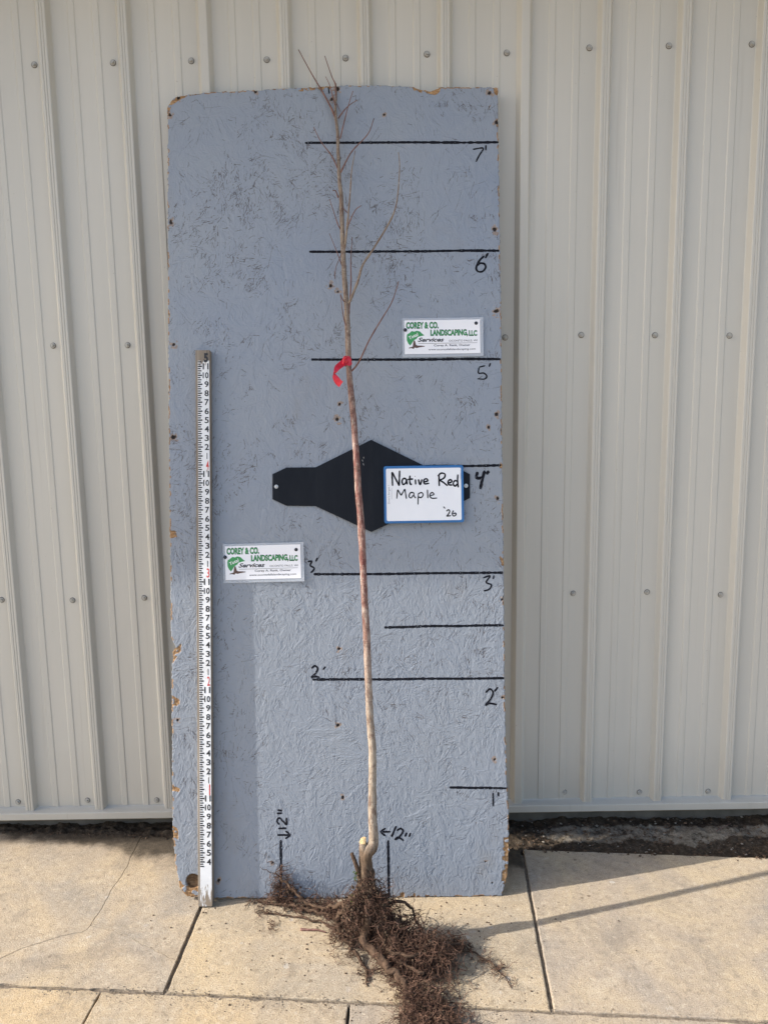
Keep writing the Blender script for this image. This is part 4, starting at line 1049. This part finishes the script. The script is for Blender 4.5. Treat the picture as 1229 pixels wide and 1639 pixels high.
# round the collar
C(584, 1428, .115, .016, .012, .022, 70, .04, b=(0, 0, -.5)); C(572, 1446, .085, .026, .018, .024, 170, .055, b=(0, 0, -.4)); C(602, 1442, .09, .024, .015, .024, 170, .055, b=(0, 0, -.7))
C(588, 1460, .065, .04, .02, .03, 150, .07, b=(0, 0, -.5)); C(566, 1478, .035, .04, .025, .02, 220, .06); C(552, 1495, .02, .03, .03, .015, 150, .06)
C(615, 1465, .07, .018, .02, .04, 160, .09, .001, (.1, 0, -1)); C(622, 1500, .05, .03, .03, .03, 230, .08, .001, (.2, 0, -.6))
C(600, 1500, .03, .03, .02, .02, 130, .06)
for (x_, y_, rx_, n_) in ((580, 1412, .012, 90), (592, 1418, .014, 90), (574, 1428, .016, 140), (590, 1434, .020, 170), (603, 1436, .018, 150), (568, 1448, .022, 190), (588, 1452, .024, 170), (610, 1452, .020, 150), (560, 1468, .022, 150)):
    P_ = T(x_, y_, .016); P_[2] = max(P_[2], .02); cl.append((P_, (rx_, .010, .018), int(n_ * .62), .032, .0009, (0, 0, -.5)))
C(592, 1430, .09, .018, .012, .028, 120, .05, b=(0, 0, -.8)); C(610, 1452, .06, .02, .02, .03, 160, .07, .0012, (.1, 0, -1)); C(630, 1475, .05, .02, .02, .03, 140, .08, .0012, (.1, 0, -1))
# left spray against the panel
C(446, 1412, .055, .020, .008, .038, 110, .055, .0008, (-.2, 0, .5)); C(462, 1428, .035, .028, .008, .020, 110, .05, .0008, (0, 0, .2)); C(447, 1442, .012, .045, .010, .008, 110, .045); C(490, 1450, .014, .05, .014, .009, 200, .045); C(525, 1450, .02, .035, .015, .012, 190, .045)
C(535, 1462, .018, .035, .022, .012, 130, .05); C(430, 1443, .006, .05, .01, .005, 60, .05); C(432, 1482, .004, .014, .016, .003, 35, .035, .0007); C(425, 1462, .003, .03, .01, .002, 25, .05, .0007)
# main mats
C(655, 1500, .04, .035, .04, .03, 260, .08); C(650, 1528, .03, .045, .035, .025, 420, .075); C(690, 1518, .04, .038, .033, .03, 400, .07); C(705, 1540, .03, .032, .028, .025, 320, .06); C(735, 1514, .02, .026, .018, .014, 170, .045)
C(668, 1548, .02, .045, .025, .018, 330, .06); C(625, 1535, .02, .03, .03, .015, 150, .05); C(648, 1572, .012, .03, .025, .012, 150, .05)
C(678, 1595, .018, .042, .03, .016, 250, .065); C(690, 1622, .016, .048, .035, .014, 310, .065); C(665, 1612, .014, .03, .03, .012, 200, .06); C(715, 1640, .010, .04, .03, .010, 260, .06); C(670, 1650, .010, .05, .03, .010, 240, .06)
C(720, 1575, .01, .03, .03, .008, 60, .05, .0007)
# thin outliers
C(772, 1535, .005, .028, .016, .003, 40, .05, .0006, (.6, -.5, 0)); C(795, 1552, .004, .02, .018, .003, 60, .045, .0006, (.6, -.5, 0)); C(560, 1530, .005, .02, .018, .003, 30, .05, .0006); C(548, 1540, .003, .018, .018, .002, 22, .035, .0006); C(590, 1555, .004, .03, .012, .002, 18, .06, .0006)
C(815, 1572, .003, .01, .014, .002, 16, .03, .0005)
for P in rootpaths:
    for k in range(len(P) - 1): cl.append(((P[k] + P[k+1]) / 2, (.012, .012, .008), 12, .04, .0007, (0, 0, 0)))
fibres('fine_roots', cl, M_fine, 5)
# soil held in the root ball: small clods
V = []; F = []
def clod(p, s):
    b = len(V); R = Matrix.Rotation(random.random() * 6, 3, 'Z') @ Matrix.Rotation(random.random() * 3, 3, 'X')
    for q_ in ((1,0,0),(-1,0,0),(0,1,0),(0,-1,0),(0,0,1),(0,0,-1)):
        w_ = R @ Vector(q_); V.append(np.array(p) + np.array(w_) * s * random.uniform(.6, 1.2) - TO)
    for f in ((0,2,4),(2,1,4),(1,3,4),(3,0,4),(2,0,5),(1,2,5),(3,1,5),(0,3,5)): F.append(tuple(b + i for i in f))
for (p, r3, n, L, rr, b) in cl:
    for _ in range(int(n * (.75 if p[2] > .05 else .3)) if r3[2] > .008 else 0):
        q_ = np.array(p) + np.random.default_rng(len(V)).normal(0, 1, 3) * np.array(r3) * .5; q_[2] = max(q_[2], .003)
        if NB @ q_ - NBo < .004: continue
        clod(q_, random.uniform(.0015, .005))
o = mesh_obj('clinging_soil', V, F, M_crumb, tree); tag(o, kind='stuff')
V = []; F = []
for (x, y, z, s, n) in ((567, 1398, .17, .006, 26), (568, 1408, .15, .006, 22), (562, 1445, .09, .007, 14), (565, 1436, .10, .008, 12)):
    for _ in range(n):
        q_ = T(x + 2, y, .014) + np.random.default_rng(len(V) + 3).normal(0, 1, 3) * s * .6; clod(q_, random.uniform(.001, .0022))
mesh_obj('moss', V, F, M_moss, tree)

# red flagging tape
tp = T(557, 578); tape = empty('flagging_tape', tp)
tag(tape, 'short red flagging ribbon tied round the stem at the five foot line', 'ribbon')
V = []; F = []; n = 24; rows = [(-.012, .0088), (-.008, .0100), (-.003, .0093), (.002, .0104), (.007, .0094), (.012, .0090)]
for j, (z, r_) in enumerate(rows):
    for k in range(n):
        an = 2 * pi * k / n; rr = r_ * (1 + .10 * sin(3 * an + j * 1.3)); V.append((cos(an) * rr, sin(an) * rr + (TS + .07) * z, z + .0015 * sin(2 * an + j)))
for j in range(len(rows) - 1):
    for k in range(n): a = j * n + k; b = j * n + (k + 1) % n; F.append((a, b, b + n, a + n))
mesh_obj('wrap', V, F, M_tape, tape, True)
bm = bmesh.new(); bmesh.ops.create_icosphere(bm, subdivisions=2, radius=.0075)
for v in bm.verts: v.co = Vector((v.co.x * 1.1 - .006, v.co.y * .7 - .011, v.co.z * 1.2)) * 1; v.co += v.co.normalized() * .0015 * mnoise.noise(v.co * 300)
bm_obj('knot', bm, M_tape, tape, True)
def strip(name, ctr, widths, tw, par):
    P = catmull(ctr, 6); W = interp_r(widths, len(P)); A = interp_r(tw, len(P)); V = []; F = []
    for i, p in enumerate(P):
        t_ = P[min(i+1, len(P)-1)] - P[max(i-1, 0)]; t_ = t_ / np.linalg.norm(t_); s_ = np.cross(t_, np.array([0, -1., 0])); s_ /= np.linalg.norm(s_); q_ = np.cross(t_, s_)
        d_ = s_ * cos(A[i]) + q_ * sin(A[i]); nn = np.cross(t_, d_)
        for th in (0.0002, -.0002):
            for k in (-1, -.4, .4, 1): V.append(p + d_ * W[i] * k + nn * (th + .0008 * abs(k)))
    for i in range(len(P) - 1):
        for k in range(3): a = i*8+k; F.append((a, a+1, a+9, a+8)); a += 4; F.append((a, a+8, a+9, a+1))
    V = [v - np.array(tp) for v in V]; mesh_obj(name, V, F, M_tape, par, True)
strip('tail', [T(552, 578, .012), T(546, 583, .02), T(540, 588, .03), T(536.5, 595, .035), T(535, 599, .03)], [.0085, .0085, .0075, .0045, .003], [.2, .1, .0, -.6, -1.2], tape)
strip('tail', [T(534.8, 597, .03), T(536, 602, .026), T(538.5, 607, .024), T(541.5, 611.5, .022), T(545.8, 615, .022)], [.003, .0065, .0085, .009, .009], [-1.2, -.3, 0.1, .2, .2], tape)
strip('loop', [T(557, 572, .011), T(552, 570, .02), T(548.5, 575, .022), T(549, 583, .02), T(553, 583, .012)], [.002, .0028, .003, .003, .002], [.4, .9, 1.0, .9, .5], tape)

# loose twigs
def twig(pts, r0_, label):
    P = catmull([np.array(G(x, y, z)) for x, y, z in pts], 5); o = empty('twig', P[0]); V = []; F = []
    tube_data(P, np.linspace(r0_, r0_ * .4, len(P)), 6, V, F, True, .3); V = [v - P[0] for v in V]; mesh_obj('stem', V, F, M_twig, o, True)
    tag(o, label, 'twig', 'broken twigs lying on the ground')
twig([(481,1488,.003),(495,1489,.003),(508,1489,.005),(522,1493,.003)], .0035, 'short dark twig lying on the slab left of the roots')
twig([(1146,1331,.0),(1158,1324,.004),(1170,1318,.006)], .0012, 'thin pale stalk on the shaded soil at the far right')
